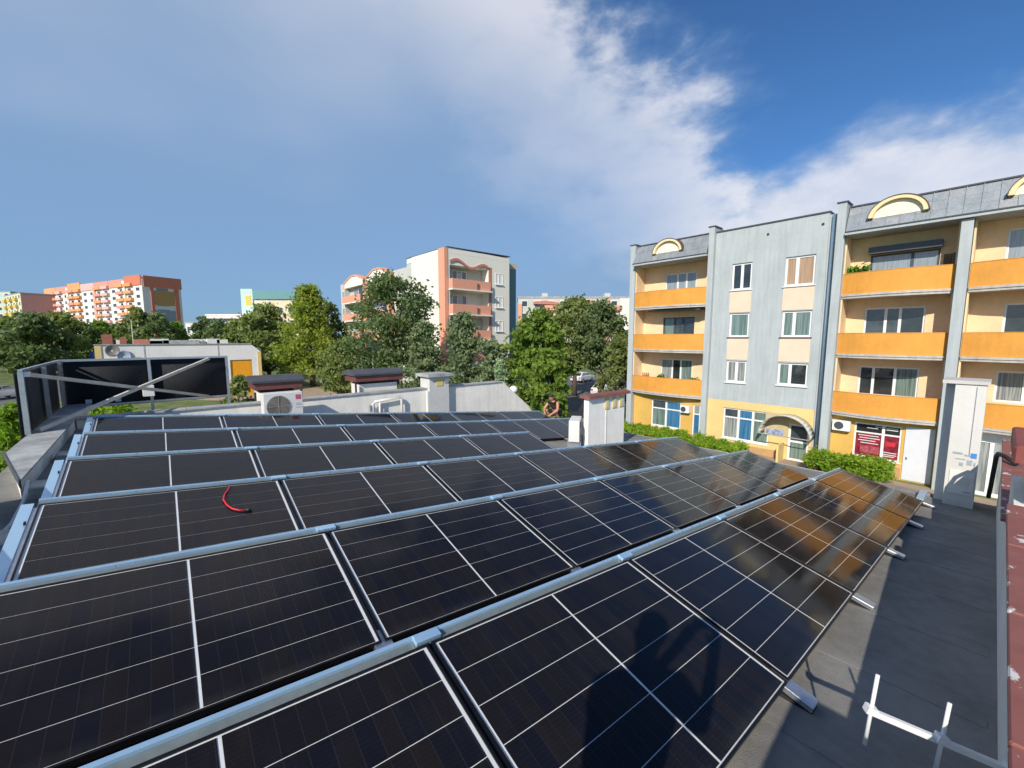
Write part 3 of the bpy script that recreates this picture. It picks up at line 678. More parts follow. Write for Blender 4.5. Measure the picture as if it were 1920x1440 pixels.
p_dark = glass_mat('pane_dark', (0.035, 0.045, 0.05)); p_mid = glass_mat('pane_room', (0.07, 0.09, 0.10))
p_cur = glass_mat('pane_curtain', (0.16, 0.18, 0.18), 0.04, (0.36, 0.38, 0.36)); p_tan = glass_mat('pane_blind', (0.36, 0.22, 0.12), 0.05, (0.46, 0.30, 0.18))
p_blue = glass_mat('pane_poster', (0.03, 0.12, 0.26), 0.05, (0.07, 0.22, 0.38)); p_grey = glass_mat('pane_sky', (0.22, 0.26, 0.29), 0.05, (0.30, 0.35, 0.38))
p_grn = glass_mat('pane_green', (0.10, 0.15, 0.13), 0.04, (0.20, 0.27, 0.24))

# carcass behind the facade and closing faces
B().box(1.26, 11.5, -14, 16.7, 0.0, 12.3).build('carcass', m_blue, apt)
B().box(0.42, 1.26, 16.62, 16.72, 0.0, 11.1).build('end_wall', m_blue, apt)
LV = [(8.50, 9.45), (5.72, 6.67), (2.92, 3.87)]
XB = 1.05
def loggia(ya, yb, kind):
    holes = []; spec = []
    if kind == 'A':
        spec = [(12.9, 15.0, 8.62, 10.62, (1, 1, 1.3), m_wframe, [p_grey]), (12.9, 15.05, 5.84, 7.78, (1, 0.8, 1), m_dframe, [p_dark, p_mid, p_grn]), (12.9, 15.1, 3.04, 5.05, (1, 0.8, 1), m_wframe, [p_grn, p_dark, p_cur])]
    elif kind == 'B':
        spec = [(2.12, 4.46, 8.62, 10.34, (1, 1.7), m_dframe, [p_grey]), (2.38, 4.50, 6.45, 7.88, (1.15, 0.75, 1.05), m_wframe, [p_dark, p_mid, p_mid]), (2.38, 4.52, 3.70, 5.10, (1.1, 1.15, 0.7), m_wframe, [p_grn, p_dark, p_dark])]
    else:
        spec = [(-2.4, 0.25, 8.62, 10.78, (1, 1, 1), m_wframe, [p_grey]), (-2.2, 0.10, 6.45, 7.85, (1, 1, 1), m_wframe, [p_dark]), (-2.2, 0.10, 3.85, 5.12, (1, 1, 1), m_wframe, [p_cur])]
    for s in spec: holes.append(s[:4])
    wm = wall_holes(B(), 'x', XB, XB + 0.2, ya, yb, 2.72, 11.18, holes); wm.build('loggia_wall', m_peach, apt)
    for (a, b, e, f, cols, fm_, pm_) in spec:
        window(apt, 'x', XB + 0.05, a, b, e, f, cols, fm_, pm_, 0.07, 0.08, 0.04)
    for s_ in (ya, yb - 0.06):
        B().box(0.02, XB - 0.002, s_, s_ + 0.06, 2.72, 11.18).build('side_wall', m_peach, apt)
    N = 16
    for li, (zb_, zt_) in enumerate(LV):
        bu = 0.34
        xf = lambda u: -bu * (1 - (2 * u - 1) ** 2) - 0.02
        y_a, y_b = ya + 0.03, yb - 0.03
        P = [(xf(i / N), y_a + (y_b - y_a) * i / N) for i in range(N + 1)]
        mb = B(); th = 0.09
        for (x0_, y0_), (x1_, y1_) in zip(P[:-1], P[1:]):
            mb.quad((x0_, y0_, zb_), (x1_, y1_, zb_), (x1_, y1_, zt_), (x0_, y0_, zt_)); mb.quad((x0_ + th, y0_, zb_), (x0_ + th, y0_, zt_), (x1_ + th, y1_, zt_), (x1_ + th, y1_, zb_))
            mb.quad((x0_, y0_, zt_), (x1_, y1_, zt_), (x1_ + th, y1_, zt_), (x0_ + th, y0_, zt_))
        bal = mb.build('balcony', m_orange, apt)
        cp = B()
        for (x0_, y0_), (x1_, y1_) in zip(P[:-1], P[1:]):
            cp.add([(x0_ - 0.015, y0_, zt_ + 0.002), (x1_ - 0.015, y1_, zt_ + 0.002), (x1_ + th + 0.015, y1_, zt_ + 0.002), (x0_ + th + 0.015, y0_, zt_ + 0.002), (x0_ - 0.015, y0_, zt_ + 0.025), (x1_ - 0.015, y1_, zt_ + 0.025), (x1_ + th + 0.015, y1_, zt_ + 0.025), (x0_ + th + 0.015, y0_, zt_ + 0.025)],
                   [(4, 5, 6, 7), (0, 1, 5, 4), (2, 3, 7, 6)])
        cp.build('rail_cap', m_orange, bal)
        for zz0, zz1, off, mt_ in ((zb_ - 0.10, zb_ - 0.004, 0.05, m_slab), (zb_ - 0.20, zb_ - 0.102, 0.01, m_slab)):
            sb = B(); Q = [(x - off, y) for x, y in P] + [(XB - 0.003, y_b), (XB - 0.003, y_a)]
            sb.prism(Q, 'z', zz0, zz1); sb.build('slab', mt_, bal)
loggia(11.62, 16.60, 'A'); loggia(1.52, 5.26, 'B'); loggia(-3.2, 1.14, 'C')
# dark awning boxes, balcony plants, wall picture, garden chair
B().box(0.62, 1.02, 2.05, 4.50, 10.36, 10.66).build('awning_box', m_dframe, apt)
B().box(0.0, 0.9, 12.1, 15.6, 8.16, 8.24).build('awning', M('grey_awning', (0.16, 0.17, 0.18), 0.8), apt)
B().box(1.0, 1.04, 1.75, 2.0, 9.55, 10.05).build('wall_picture', M('picture', (0.16, 0.10, 0.03), 0.6, var=0.6, scale=9), apt)
B().box(0.88, 1.02, 1.58, 1.72, 9.4, 10.06).build('wall_shelf', m_dframe, apt)

# pillars with caps
for (a, b, x0_, zt_, zb_) in ((16.60, 16.98, -0.10, 12.62, 0.0), (11.30, 11.62, -0.30, 12.78, 0.0), (5.26, 5.60, -0.32, 12.72, 0.0), (1.16, 1.50, -0.34, 11.15, 0.0), (-3.5, -3.2, -0.3, 12.7, 0.0)):
    B().box(x0_, 1.24, a, b, zb_, zt_).build('pillar', m_blue, apt)
    if zt_ > 12: B().box(x0_ - 0.05, 0.6, a - 0.05, b + 0.05, zt_ + 0.002, zt_ + 0.05).build('pillar_cap', m_dframe, apt)
B().box(0.02, 1.24, 5.60, 5.95, 0.0, 12.35).build('joint_wall', m_blue, apt)
B().tube([(-0.10, 5.78, 0.1), (-0.10, 5.78, 12.3)], 0.055, 8).build('downpipe', M('downpipe_blue', (0.13, 0.20, 0.28), 0.5), apt, True)

# blue stair bay with two window columns and cream panels between
LW = [(9.28, 10.33, 9.12, 10.58), (9.28, 10.33, 6.50, 7.84), (9.28, 10.36, 3.92, 5.16)]
RW = [(6.38, 7.70, 9.10, 10.58), (6.36, 7.68, 6.50, 7.84), (6.36, 7.72, 3.98, 5.16)]
shop = (7.95, 10.38, 0.62, 2.42); door = (6.08, 7.02, 0.03, 1.98)
wm = wall_holes(B(), 'x', -0.05, 0.25, 5.95, 11.30, 2.85, 12.45, LW + RW); wm.build('bay_wall', m_blue, apt)
wm = wall_holes(B(), 'x', -0.05, 0.25, 5.95, 11.30, 0.0, 2.848, [shop, door]); wm.build('shop_wall', m_yel, apt)
B().box(-0.10, 1.24, 5.92, 11.30, 12.452, 12.52).build('bay_coping', m_dframe, apt)
for hx, pn in ((LW[0], [p_dark, p_dark]), (LW[1], [p_grn]), (LW[2], [p_cur, p_cur]), (RW[0], [p_tan, p_tan]), (RW[1], [p_grn, p_grn]), (RW[2], [p_dark, p_grn])):
    cols = (1,) if hx == LW[1] else ((1, 1) if hx in LW else (1.25, 0.8))
    window(apt, 'x', 0.03, *hx, cols, m_wframe, pn, 0.095, 0.08, 0.16, sillmat=(m_red if hx in (LW[1], RW[1]) else m_wframe))
for (a, b, e, f) in ((9.24, 10.37, 7.88, 9.04), (9.24, 10.37, 5.22, 6.42), (6.34, 7.72, 7.88, 9.02), (6.34, 7.72, 5.22, 6.42)):
    B().box(-0.068, -0.052, a, b, e, f).build('cream_panel', m_cream, apt)
for y, z in ((8.6, 11.9), (6.2, 11.95)): B().tube([(-0.08, y, z), (0.0, y, z)], 0.06, 10).build('vent_hole', m_vdark, apt)
window(apt, 'x', 0.02, *shop, (1, 1, 1), m_wframe, [p_grn, p_grn, p_blue, p_blue, p_cur, p_mid], 0.08, 0.09, 0.10, 0.70, 'shop_window')
# entrance: white glazed door, barrel canopy, sign, porch cheek
window(apt, 'x', 0.02, *door, (1,), m_wframe, [p_grn, p_mid], 0.10, 0.08, None, 0.52, 'entrance_door')
can = B(); N = 16; R = 1.16; yc, zc_ = 7.0, 1.42
m_can = M('smoky_canopy', (0.58, 0.58, 0.53), 0.3, var=0.15, scale=3)
arc = [(yc + R * math.cos(a), zc_ + R * 0.92 * math.sin(a)) for a in np.linspace(0.0, math.pi, N + 1)]
for (y0_, z0_), (y1_, z1_) in zip(arc[:-1], arc[1:]): can.quad((-0.95, y0_, z0_), (-0.95, y1_, z1_), (-0.052, y1_, z1_), (-0.052, y0_, z0_))
o = can.build('canopy', m_can, apt, True); o.modifiers.new('thick', 'SOLIDIFY').thickness = 0.02
rb = B()
rb.tube([(-0.95, y, z) for y, z in arc], 0.025, 6); rb.tube([(-0.95, arc[0][0], arc[0][1]), (-0.95, arc[-1][0], arc[-1][1])], 0.025, 6); rb.build('canopy_frame', m_coping, apt)
B().box(-0.054, -0.0505, 7.02, 8.14, 1.2, 2.45).build('porch_panel', M('porch_beige', (0.52, 0.42, 0.24), 0.85), apt)
B().box(-0.075, -0.057, 7.25, 8.05, 1.28, 1.56).build('street_sign', M('sign_blue', (0.10, 0.17, 0.42), 0.5, var=0.5, scale=7, col2=(0.4, 0.45, 0.6)), apt)
B().box(-0.9, -0.055, 7.16, 7.26, 0.0, 0.92).build('porch_cheek', m_yel, apt)
B().box(-0.05 - 0.03, -0.052, 7.26, 11.28, 0.0, 0.40).build('plinth', m_tan, apt)
B().box(-1.4, -0.055, 5.9, 7.1, 0.0, 0.05).build('doorstep', m_paver, apt)

# ground floor of the balcony sections
ga = (13.15, 15.25, 0.55, 2.33); gd = (11.9, 12.38, 0.15, 2.30)
wm = wall_holes(B(), 'x', 0.30, 0.5, 11.62, 16.60, 0.0, 2.70, [ga, gd]); wm.build('shop_wall', m_amber, apt)
window(apt, 'x', 0.36, *ga, (1, 1), m_wframe, [p_blue, p_blue, p_grn, p_mid], 0.08, 0.08, 0.08, 0.68, 'shop_window')
window(apt, 'x', 0.36, *gd, (1,), m_wframe, [p_blue, p_grey], 0.07, 0.08, None, 0.72, 'shop_door')
B().box(0.24, 0.298, 11.62, 16.60, 0.0, 0.38).build('plinth', m_tan, apt)
gb = (2.66, 4.36, 0.78, 2.44); gw = (1.60, 2.54, 0.06, 2.50)
wm = wall_holes(B(), 'x', 0.30, 0.5, 1.52, 5.26, 0.0, 2.70, [gb, gw]); wm.build('shop_wall', m_amber, apt)
m_post = M('maroon_poster', (0.16, 0.012, 0.025), 0.4, var=0.5, scale=5, col2=(0.30, 0.02, 0.04)); m_bsign = M('black_sign', (0.02, 0.02, 0.022), 0.4, var=0.3)
sw = window(apt, 'x', 0.33, *gb, (0.75, 1.3), m_wframe, [m_post, m_bsign, m_post, m_bsign], 0.07, 0.08, 0.08, 0.72, 'shop_window')
m_let = M('white_lettering', (0.72, 0.70, 0.68), 0.6)
for (a, b, e) in ((3.45, 4.2, 1.82), (3.40, 4.15, 1.70), (3.55, 4.2, 1.58), (3.45, 4.1, 1.46), (2.78, 3.25, 1.14), (2.78, 3.3, 1.04), (2.85, 3.25, 0.96), (2.80, 3.2, 2.20), (3.5, 3.9, 2.20), (2.8, 3.6, 2.28)):
    B().box(0.344, 0.3475, a, b, e, e + 0.035).build('lettering', m_let, sw)
B().box(0.344, 0.3475, 2.85, 3.2, 1.46, 1.66).build('poster_patch', M('poster_red', (0.55, 0.03, 0.05), 0.5), sw)
B().box(0.344, 0.3475, 3.4, 4.1, 1.0, 1.34).build('poster_patch', M('poster_rose', (0.40, 0.08, 0.10), 0.5, var=0.6, scale=9), sw)
dd_ = B().box(0.26, 0.33, gw[0], gw[1], gw[2], gw[3]).build('white_door', M('door_white', (0.66, 0.67, 0.70), 0.5, var=0.05), apt)
B().box(0.235, 0.258, 2.40, 2.46, 1.0, 1.12).build('handle', m_galv, dd_)
bevel(B().box(-0.02, 0.28, 4.48, 5.18, 1.96, 2.46).build('outdoor_unit', m_white, apt), 0.01)
B().tube([(-0.028, 4.92, 2.21), (-0.022, 4.92, 2.21)], 0.19, 20).build('unit_fan', m_dframe, apt)
B().box(0.24, 0.298, 2.60, 5.26, 0.0, 0.55).build('plinth', m_tan, apt)
wm = wall_holes(B(), 'x', 0.30, 0.5, -3.2, 1.14, 0.0, 2.70, [(-0.9, 0.8, 0.06, 2.3)]); wm.build('shop_wall', m_cwhite, apt)
window(apt, 'x', 0.36, -0.9, 0.8, 0.06, 2.3, (1, 1), m_wframe, [p_cur], 0.08, 0.08, None, None, 'shop_window')

bevel(B().box(-0.02, 0.27, 12.48, 13.05, 1.75, 2.2).build('outdoor_unit', m_white, apt), 0.01)
B().tube([(-0.028, 12.84, 1.97), (-0.022, 12.84, 1.97)], 0.17, 18).build('unit_fan', m_dframe, apt)
# mansard roof: backing slope plus single zinc sheets with standing seams, arched dormers
def mansard(ya, yb, arches):
    A, Bm, C = (-0.48, 11.30), (0.10, 12.50), (1.3, 12.56)
    B().prism([(A[0] + 0.05, A[1] + 0.02), (Bm[0] + 0.05, Bm[1] - 0.03), (1.3, 12.5), (1.3, 11.35)], 'y', ya + 0.02, yb - 0.02).build('roof', m_zinc, apt)
    B().box(-0.50, 1.26, ya, yb, 11.185, 11.295).build('eave', m_blue, apt)
    B().box(-0.535, -0.47, ya, yb, 11.297, 11.345).build('gutter', m_dframe, apt)
    B().box(0.04, 1.3, ya, yb, 12.51, 12.57).build('ridge_cap', m_dframe, apt)
    n = max(1, round((yb - ya) / 0.46)); wd = (yb - ya) / n
    dirv = Vector((Bm[0] - A[0], 0, Bm[1] - A[1])); ln = dirv.length; dirv.normalize(); nv = Vector((-dirv.z, 0, dirv.x))
    for i in range(n):
        for j in range(3):
            s0, s1 = ln * j / 3 + 0.002, ln * (j + 1) / 3 - 0.002; lift = 0.004 + rng.uniform(0, 0.003)
            y0_, y1_ = ya + i * wd + 0.012, ya + (i + 1) * wd - 0.012
            o0 = Vector((A[0], 0, A[1])); vs_ = []
            for s_, l2 in ((s0, lift + 0.002), (s1, lift)):
                for y in (y0_, y1_):
                    p = o0 + dirv * s_ + nv * l2; vs_.append((p.x, y, p.z))
            for s_, y in ((s0, y0_), (s0, y1_), (s1, y0_), (s1, y1_)):
                p = o0 + dirv * s_ - nv * 0.01; vs_.append((p.x, y, p.z))
            zm = m_zinc if (i * 5 + j * 3) % 7 else M('zinc_worn', (0.36, 0.365, 0.37), 0.50, 0.4, var=0.25, scale=4)
            B().add(vs_, [(0, 2, 3, 1), (0, 1, 5, 4), (0, 4, 6, 2), (1, 3, 7, 5), (2, 6, 7, 3)]).build('roof_sheet', zm, apt)
        p0 = Vector((A[0], ya + i * wd, A[1])) + nv * 0.014; B().bar(p0, p0 + dirv * ln, 0.026, 0.060, nv).build('seam', m_zinc, apt)
    for yc in arches:
        R, zb_, hh = 1.02, 11.78, 0.86
        aa = np.linspace(0.05, math.pi - 0.05, 19)
        def arch(r0, r1, x0_, x1_, nm, mt_):
            mb = B()
            po = [(yc + r1 * math.cos(a), zb_ + hh * r1 / R * math.sin(a) - 0.04) for a in aa]; pi_ = [(yc + r0 * math.cos(a), zb_ + hh * r0 / R * math.sin(a) - 0.04) for a in aa]
            for k in range(len(aa) - 1):
                mb.add([(x0_, *po[k]), (x0_, *po[k + 1]), (x0_, *pi_[k + 1]), (x0_, *pi_[k]), (x1_, *po[k]), (x1_, *po[k + 1]), (x1_, *pi_[k + 1]), (x1_, *pi_[k])],
                       [(0, 1, 2, 3), (0, 4, 5, 1), (2, 6, 7, 3), (0, 3, 7, 4), (1, 5, 6, 2)])
            return mb.build(nm, mt_, apt)
        arch(0.82, 0.98, -0.46, 0.3, 'dormer_arch', M('dormer_cream', (0.82, 0.64, 0.36), 0.8, var=0.06))
        arch(0.98, 1.012, -0.49, 0.3, 'dormer_trim', M('dormer_trim', (0.12, 0.075, 0.06), 0.7))
        pf = [(yc + 0.815 * math.cos(a), zb_ + hh * 0.80 * math.sin(a) - 0.04) for a in aa]
        B().prism(pf, 'x', -0.28, 0.25).build('dormer_infill', M('dormer_pale', (0.82, 0.74, 0.60), 0.85, var=0.06), apt)
mansard(11.66, 16.56, [14.15]); mansard(-3.2, 5.22, [3.46, -0.62])

# pot plants on the top balcony
m_pl = leaf_mat('pot_leaf', (0.10, 0.22, 0.02), (0.16, 0.30, 0.03))
m_pot = M('clay_pot', (0.30, 0.12, 0.05), 0.8)
def leaf_quads(C, n, rad, size, seed, flat=1.0):
    """n small leaf faces round the centres C, returns verts and faces as arrays"""
    r_ = np.random.default_rng(seed); C = np.asarray(C); idx = r_.integers(0, len(C), n)
    p = C[idx] + r_.normal(0, 1, (n, 3)) * np.asarray(rad) * 0.55
    u = r_.normal(0, 1, (n, 3)); u /= np.linalg.norm(u, axis=1)[:, None]
    v = np.cross(u, r_.normal(0, 1, (n, 3))); v /= np.linalg.norm(v, axis=1)[:, None]
    v[:, 2] *= flat
    s = size * r_.uniform(0.55, 1.25, (n, 1))
    V = np.stack([p - u * s, p + v * s * 0.55, p + u * s, p - v * s * 0.55], 1).reshape(-1, 3)
    return V
def leaf_obj(name, V, mat, parent):
    n = len(V) // 4; me = bpy.data.meshes.new(name)
    me.vertices.add(len(V)); me.vertices.foreach_set('co', V.astype(np.float32).ravel())
    me.loops.add(4 * n); me.loops.foreach_set('vertex_index', np.arange(4 * n, dtype=np.int32))
    me.polygons.add(n); me.polygons.foreach_set('loop_start', np.arange(0, 4 * n, 4, dtype=np.int32)); me.polygons.foreach_set('loop_total', np.full(n, 4, dtype=np.int32))
    me.update(calc_edges=True); me.materials.append(mat)
    o = bpy.data.objects.new(name, me); COL.objects.link(o); o.parent = parent; return o
t = thing('garden_chair', 'wooden garden chair on the lowest left balcony', 'chair', (25.3 + 0.55, 16.0, 2.93), 0.3)
m_wd = M('chair_wood', (0.30, 0.16, 0.08), 0.7)
for k in range(4): B().box(-0.22 + k * 0.115, -0.13 + k * 0.115, -0.24, 0.24, 0.42, 0.44).build('seat_slat', m_wd, t)
for k in range(4): B().box(0.24, 0.26, -0.22 + k * 0.125, -0.14 + k * 0.125, 0.46, 1.12).build('back_slat', m_wd, t)
for x in (-0.2, 0.22):
    for y in (-0.22, 0.22): B().box(x - 0.02, x + 0.02, y - 0.02, y + 0.02, 0, 0.42).build('leg', m_wd, t)
for y, xx, hh_, lab in ((14.6, 0.25, 0.92, 'green plant by the glazed door on the lowest left balcony'), (12.3, 0.25, 0.86, 'small plant at the right end of the lowest left balcony')):
    t = thing('pot_plant', lab, 'plant', (25.3 + xx, y, 2.924), 0, 'plants on the balconies'); B().tube([(0, 0, 0), (0, 0, hh_ - 0.12), (0, 0, hh_ - 0.1)], [0.1, 0.13, 0.13], 12).build('pot', m_pot, t)
    leaf_obj('foliage', leaf_quads([(0, 0.05, hh_ + 0.02), (0.05, 0.16, hh_ + 0.06), (-0.04, -0.14, hh_ + 0.05)], 150, 0.14, 0.08, int(y * 10)), m_pl, t)
for i, (y, xx, lab) in enumerate(((4.98, 0.30, 'leafy pot plant near the left end of the top right balcony'), (4.55, 0.22, 'brighter pot plant second from the left end of the top right balcony'))):
    t = thing('pot_plant', lab, 'plant', (25.3 + xx, y, 8.504))
    B().tube([(0, 0, 0), (0, 0, 0.78), (0, 0, 0.80)], [0.11, 0.14, 0.14], 12).build('pot', m_pot, t)
    leaf_obj('foliage', leaf_quads([(0, 0, 1.02), (0.05, 0.08, 1.12), (-0.04, -0.08, 1.15)], 160, 0.16, 0.09, 40 + i), m_pl, t)

# ------------------------------------------------------------------ white block with salmon balconies, middle distance
def xAtY(px, Y): d_ = ray(px, 632); return Y * d_.x / d_.y
def yAtX(px, X): d_ = ray(px, 632); return X * d_.y / d_.x
m_bw = M('block_white', (0.80, 0.76, 0.66), 0.9, var=0.05, scale=0.5, streak=0.3); m_bg = M('block_grey', (0.52, 0.52, 0.47), 0.9, var=0.06, scale=0.5, streak=0.3)
m_sal = M('salmon_render', (0.74, 0.34, 0.22), 0.85, var=0.08); m_teal = M('teal_render', (0.17, 0.26, 0.27), 0.85, var=0.08); m_brick = M('salmon_dark', (0.50, 0.20, 0.14), 0.85, var=0.1)
BX, BY = 26.24, 42.46
blk = thing('apartment_building', 'white four-storey block with salmon balconies behind the tall dark tree', 'building', (BX, BY, 0))
ZT_ = 16.7
xr = xAtY(955, BY) - BX; yl = yAtX(639, BX) - BY
lx = [xAtY(p, BY) - BX for p in (845, 916)]
FLO = [3.3, 6.2, 9.2, 12.1]
wy = wall_holes(B(), 'y', 0.0, 1.4, 0.45, xr, 0, ZT_ - 0.6, [(lx[0], lx[1], z, z + 2.72) for z in FLO]); wy.build('wall', m_bw, blk)
B().box(0.004, 0.45, -0.06, 1.3, 0, ZT_).build('corner_pilaster', m_sal, blk)
B().box(lx[1] + 0.1, lx[1] + 0.5, -0.05, -0.003, 0, ZT_ - 1.6).build('pilaster', m_brick, blk)
B().box(0.45, xr, 1.41, 10.0, 0, ZT_ - 0.65).build('carcass', m_bg, blk)
B().prism([(0.45, ZT_ - 0.59), (xr, ZT_ - 0.59), (xr, ZT_ - 0.15), (0.45, ZT_ + 0.05)], 'y', 0.0, 10).build('roof', m_bw, blk)
B().box(0.4, xr + 0.1, -0.08, 10.1, ZT_ + 0.06, ZT_ + 0.14).build('roof_edge', m_dframe, blk)
for i, z in enumerate(FLO):
    bw_ = lx[1] - lx[0]
    f = B().box(lx[0] - 0.1, lx[0] + bw_ * 0.60, -0.75, -0.66, z, z + 1.12); f.box(lx[0] + bw_ * 0.60 + 0.02, lx[1] + 0.05, -0.45, -0.36, z, z + 1.12)
    f.box(lx[0] - 0.1, lx[0] - 0.01, -0.66, -0.01, z, z + 1.12); bl = f.build('balcony', m_sal, blk)
    B().box(lx[0] - 0.15, lx[1] + 0.1, -0.78, 1.38, z - 0.16, z - 0.003).build('slab', m_bw, bl)
    B().box(lx[0] - 0.02, lx[1] + 0.02, 1.30, 1.39, z + 0.0, z + 2.7).build('recess_wall', m_bg if i % 2 else m_bw, blk)
    window(blk, 'y', 1.22, lx[0] + 1.1, lx[0] + 3.2, z + 0.1, z + 2.35, (1, 1, 1), m_wframe, [p_dark, p_cur], 0.08, 0.07)
    a = xAtY(929, BY) - BX; b = xAtY(943, BY) - BX
    window(blk, 'y', -0.04, a, b, z + 1.0, z + 2.4, (1, 1.2), m_wframe, [p_mid, p_cur], 0.09, 0.12, 0.12)
if True:
    ar = [(lx[0] + (lx[1] - lx[0]) * u, 15.05 + 0.35 * math.sin(u * 9.0) - u * 0.35) for u in np.linspace(0, 1, 15)]
    tm = B()
    for (a, b), (c, e) in zip(ar[:-1], ar[1:]): tm.add([(a, -0.14, b), (c, -0.14, e), (c, -0.003, e), (a, -0.003, b), (a, -0.14, b + 0.3), (c, -0.14, e + 0.3), (c, -0.003, e + 0.3), (a, -0.003, b + 0.3)], [(0, 1, 5, 4), (4, 5, 6, 7), (0, 3, 2, 1)])
    tm.build('wave_trim', m_brick, blk)
B().box(xr, xr + 2.2, 1.2, 9.0, 0, ZT_ - 1.2).build('side_wing', m_teal, blk)
B().box(xr + 0.002, xr + 2.25, 1.1, 9.1, ZT_ - 1.2, ZT_ - 0.5).build('wing_parapet', M('ochre_render', (0.52, 0.47, 0.30), 0.9), blk)
# west facade: blank gable, then bays
y775 = yAtX(775, BX) - BY
B().box(0.0, 0.44, 1.31, y775, 0, ZT_ - 0.1).build('gable_wall', m_bw, blk)
B().box(0.35, 3.0, y775, yl, 0, ZT_ - 1.0).build('wall', m_bg, blk)
for pa, pb in ((737, 697), (692, 655)):
    ya, yb = yAtX(pa, BX) - BY, yAtX(pb, BX) - BY; ym = (ya + yb) / 2; wq = (yb - ya)
    gp = [(ya, 14.6), (yb, 14.6), (yb, 15.4), (ym + 1.2, 16.3), (ym - 1.2, 16.3), (ya, 15.4)]
    B().prism(gp, 'x', -0.5, 0.34).build('bay_gable', m_bw, blk)
    ed = B()
    for (a, b), (c, e) in zip([gp[1]] + gp[2:], gp[2:] + [gp[0]]): ed.bar((-0.1, a, b), (-0.1, c, e), 1.0, 0.22, (0, 0.1, 1))
    ed.build('gable_trim', m_sal, blk)
    B().box(-0.55, 0.34, yb - 0.3, yb, 0, 14.6).build('bay_pier', m_bg, blk); B().box(-0.55, 0.34, ya, ya + 0.5, 0, 14.6).build('bay_pier', m_sal, blk)
    for z in FLO + [14.0]:
        if z < 14:
            f = B().box(-1.0, -0.9, ya + 0.51, yb - 0.31, z, z + 1.05).build('balcony', m_sal, blk); B().box(-1.02, 0.33, ya + 0.51, yb - 0.31, z - 0.18, z - 0.003).build('slab', m_bw, f)
            window(blk, 'x', 0.26, ya + wq * 0.25, yb - wq * 0.25, z + 0.1, z + 2.3, (1, 1), m_wframe, [p_dark, p_cur], 0.09, 0.06)
for z in FLO:
    window(blk, 'x', 0.28, yl - 2.2, yl - 0.9, z + 1.0, z + 2.4, (1, 1), m_wframe, [p_mid], 0.09, 0.06)

# ------------------------------------------------------------------ plain far blocks
wme = {}
def far_block(label, loc, rotz, ly, lxx, h, floors, cols, wallm, endm, band=None, roofm=None, winm=None, balc=None, group=None, z0=1.2, ends=2, name='apartment_building'):
    """block whose long face lies on local x = 0 and faces -x, running along +y"""
    t = thing(name, label, 'building', loc, rotz, group)
    B().box(0.0, lxx, 0.002, ly, 0, h).build('wall', wallm, t)
    B().box(0.05, lxx - 0.05, -0.06, 0.0, 0, h - 0.05).build('end_wall', endm, t)
    B().box(-0.15, lxx + 0.1, -0.15, ly + 0.1, h + 0.003, h + 0.35).build('roof', roofm or m_coping, t)
    fh = (h - z0) / floors; cw = ly / cols
    fr_me = mesh_of(B().box(-0.06, 0.02, -cw * 0.24, cw * 0.24, 0, fh * 0.52), 'window', m_wframe); pn_me = mesh_of(B().box(-0.075, -0.062, -cw * 0.20, cw * 0.20, fh * 0.05, fh * 0.47), 'pane', winm or p_dark)
    for f in range(floors):
        for c in range(cols):
            y, z = (c + 0.5) * cw, z0 + f * fh + fh * 0.28
            if balc and balc[c % len(balc)]:
                bmx = balc[c % len(balc)]; bm_ = bmx[(f + c) % len(bmx)]
                B().box(-1.0, 0.0, y - cw * 0.46, y + cw * 0.46, z - fh * 0.28, z + fh * 0.12).build('balcony', bm_, t)
            o = link('window', fr_me, t, (0, y, z)); link('pane', pn_me, o)
    me_f2 = mesh_of(B().box(0, lxx / max(1, ends) * 0.3, -0.10, -0.06, 0, fh * 0.5), 'window', winm or p_dark)
    for f in range(floors):
        for c in range(ends): link('window', me_f2, t, (lxx * (c + 0.35) / ends, 0, z0 + f * fh + fh * 0.3))
    if band:
        B().box(-0.10, 0.0, 0.0, ly, h - fh * 0.95, h - 0.02).build('top_band', band, t)
    return t
m_or1 = M('far_orange', (0.78, 0.34, 0.14), 0.85, var=0.08); m_or2 = M('far_salmon', (0.74, 0.30, 0.22), 0.85, var=0.08); m_or3 = M('far_pink', (0.72, 0.44, 0.40), 0.85, var=0.08); m_or4 = M('far_brick', (0.60, 0.19, 0.11), 0.85, var=0.1)
m_fw = M('far_white', (0.74, 0.70, 0.64), 0.9, var=0.06, scale=0.3)
th = 0.396
orb = far_block('tall orange and white apartment block on the left skyline', (-0.52, 216.7, 0), th, 92, 13, 29.0, 10, 14, m_fw, m_fw, None, m_or4, p_dark,
                [None, [m_or1], [m_or2, m_or1], None, [m_or3], [m_or1, m_or2], None], ends=1)
for i in range(7):
    B().box(-0.30, -0.02, i * 13.2 + 0.1, i * 13.2 + 13.0, 26.4, 29.3 + (0.9 if i in (0, 4) else 0.0)).build('parapet_band', [m_or4, m_or2, m_or2, m_or3, m_or1, m_or2, m_or1][i], orb)
for i in (1, 3, 5): B().box(-0.45, -0.03, i * 13.2 - 0.6, i * 13.2 + 1.5, 0, 28.6).build('stair_pier', m_fw if i != 3 else m_or3, orb)
B().box(0.5, 13.2, -0.35, -0.062, 25.8, 30.0).build('end_parapet', m_or4, orb)
B().box(2.6, 3.5, -0.30, -0.062, 0, 25.8).build('end_pilaster', m_or4, orb); B().box(10.6, 12.0, -0.30, -0.062, 0, 25.8).build('end_pilaster', m_or4, orb)
B().box(3.5, 10.6, -0.20, -0.062, 19.0, 24.6).build('end_panel', M('end_ochre', (0.50, 0.28, 0.10), 0.85), orb); B().box(3.5, 10.6, -0.20, -0.062, 8, 17).build('end_panel', M('end_slate', (0.28, 0.32, 0.36), 0.85), orb)

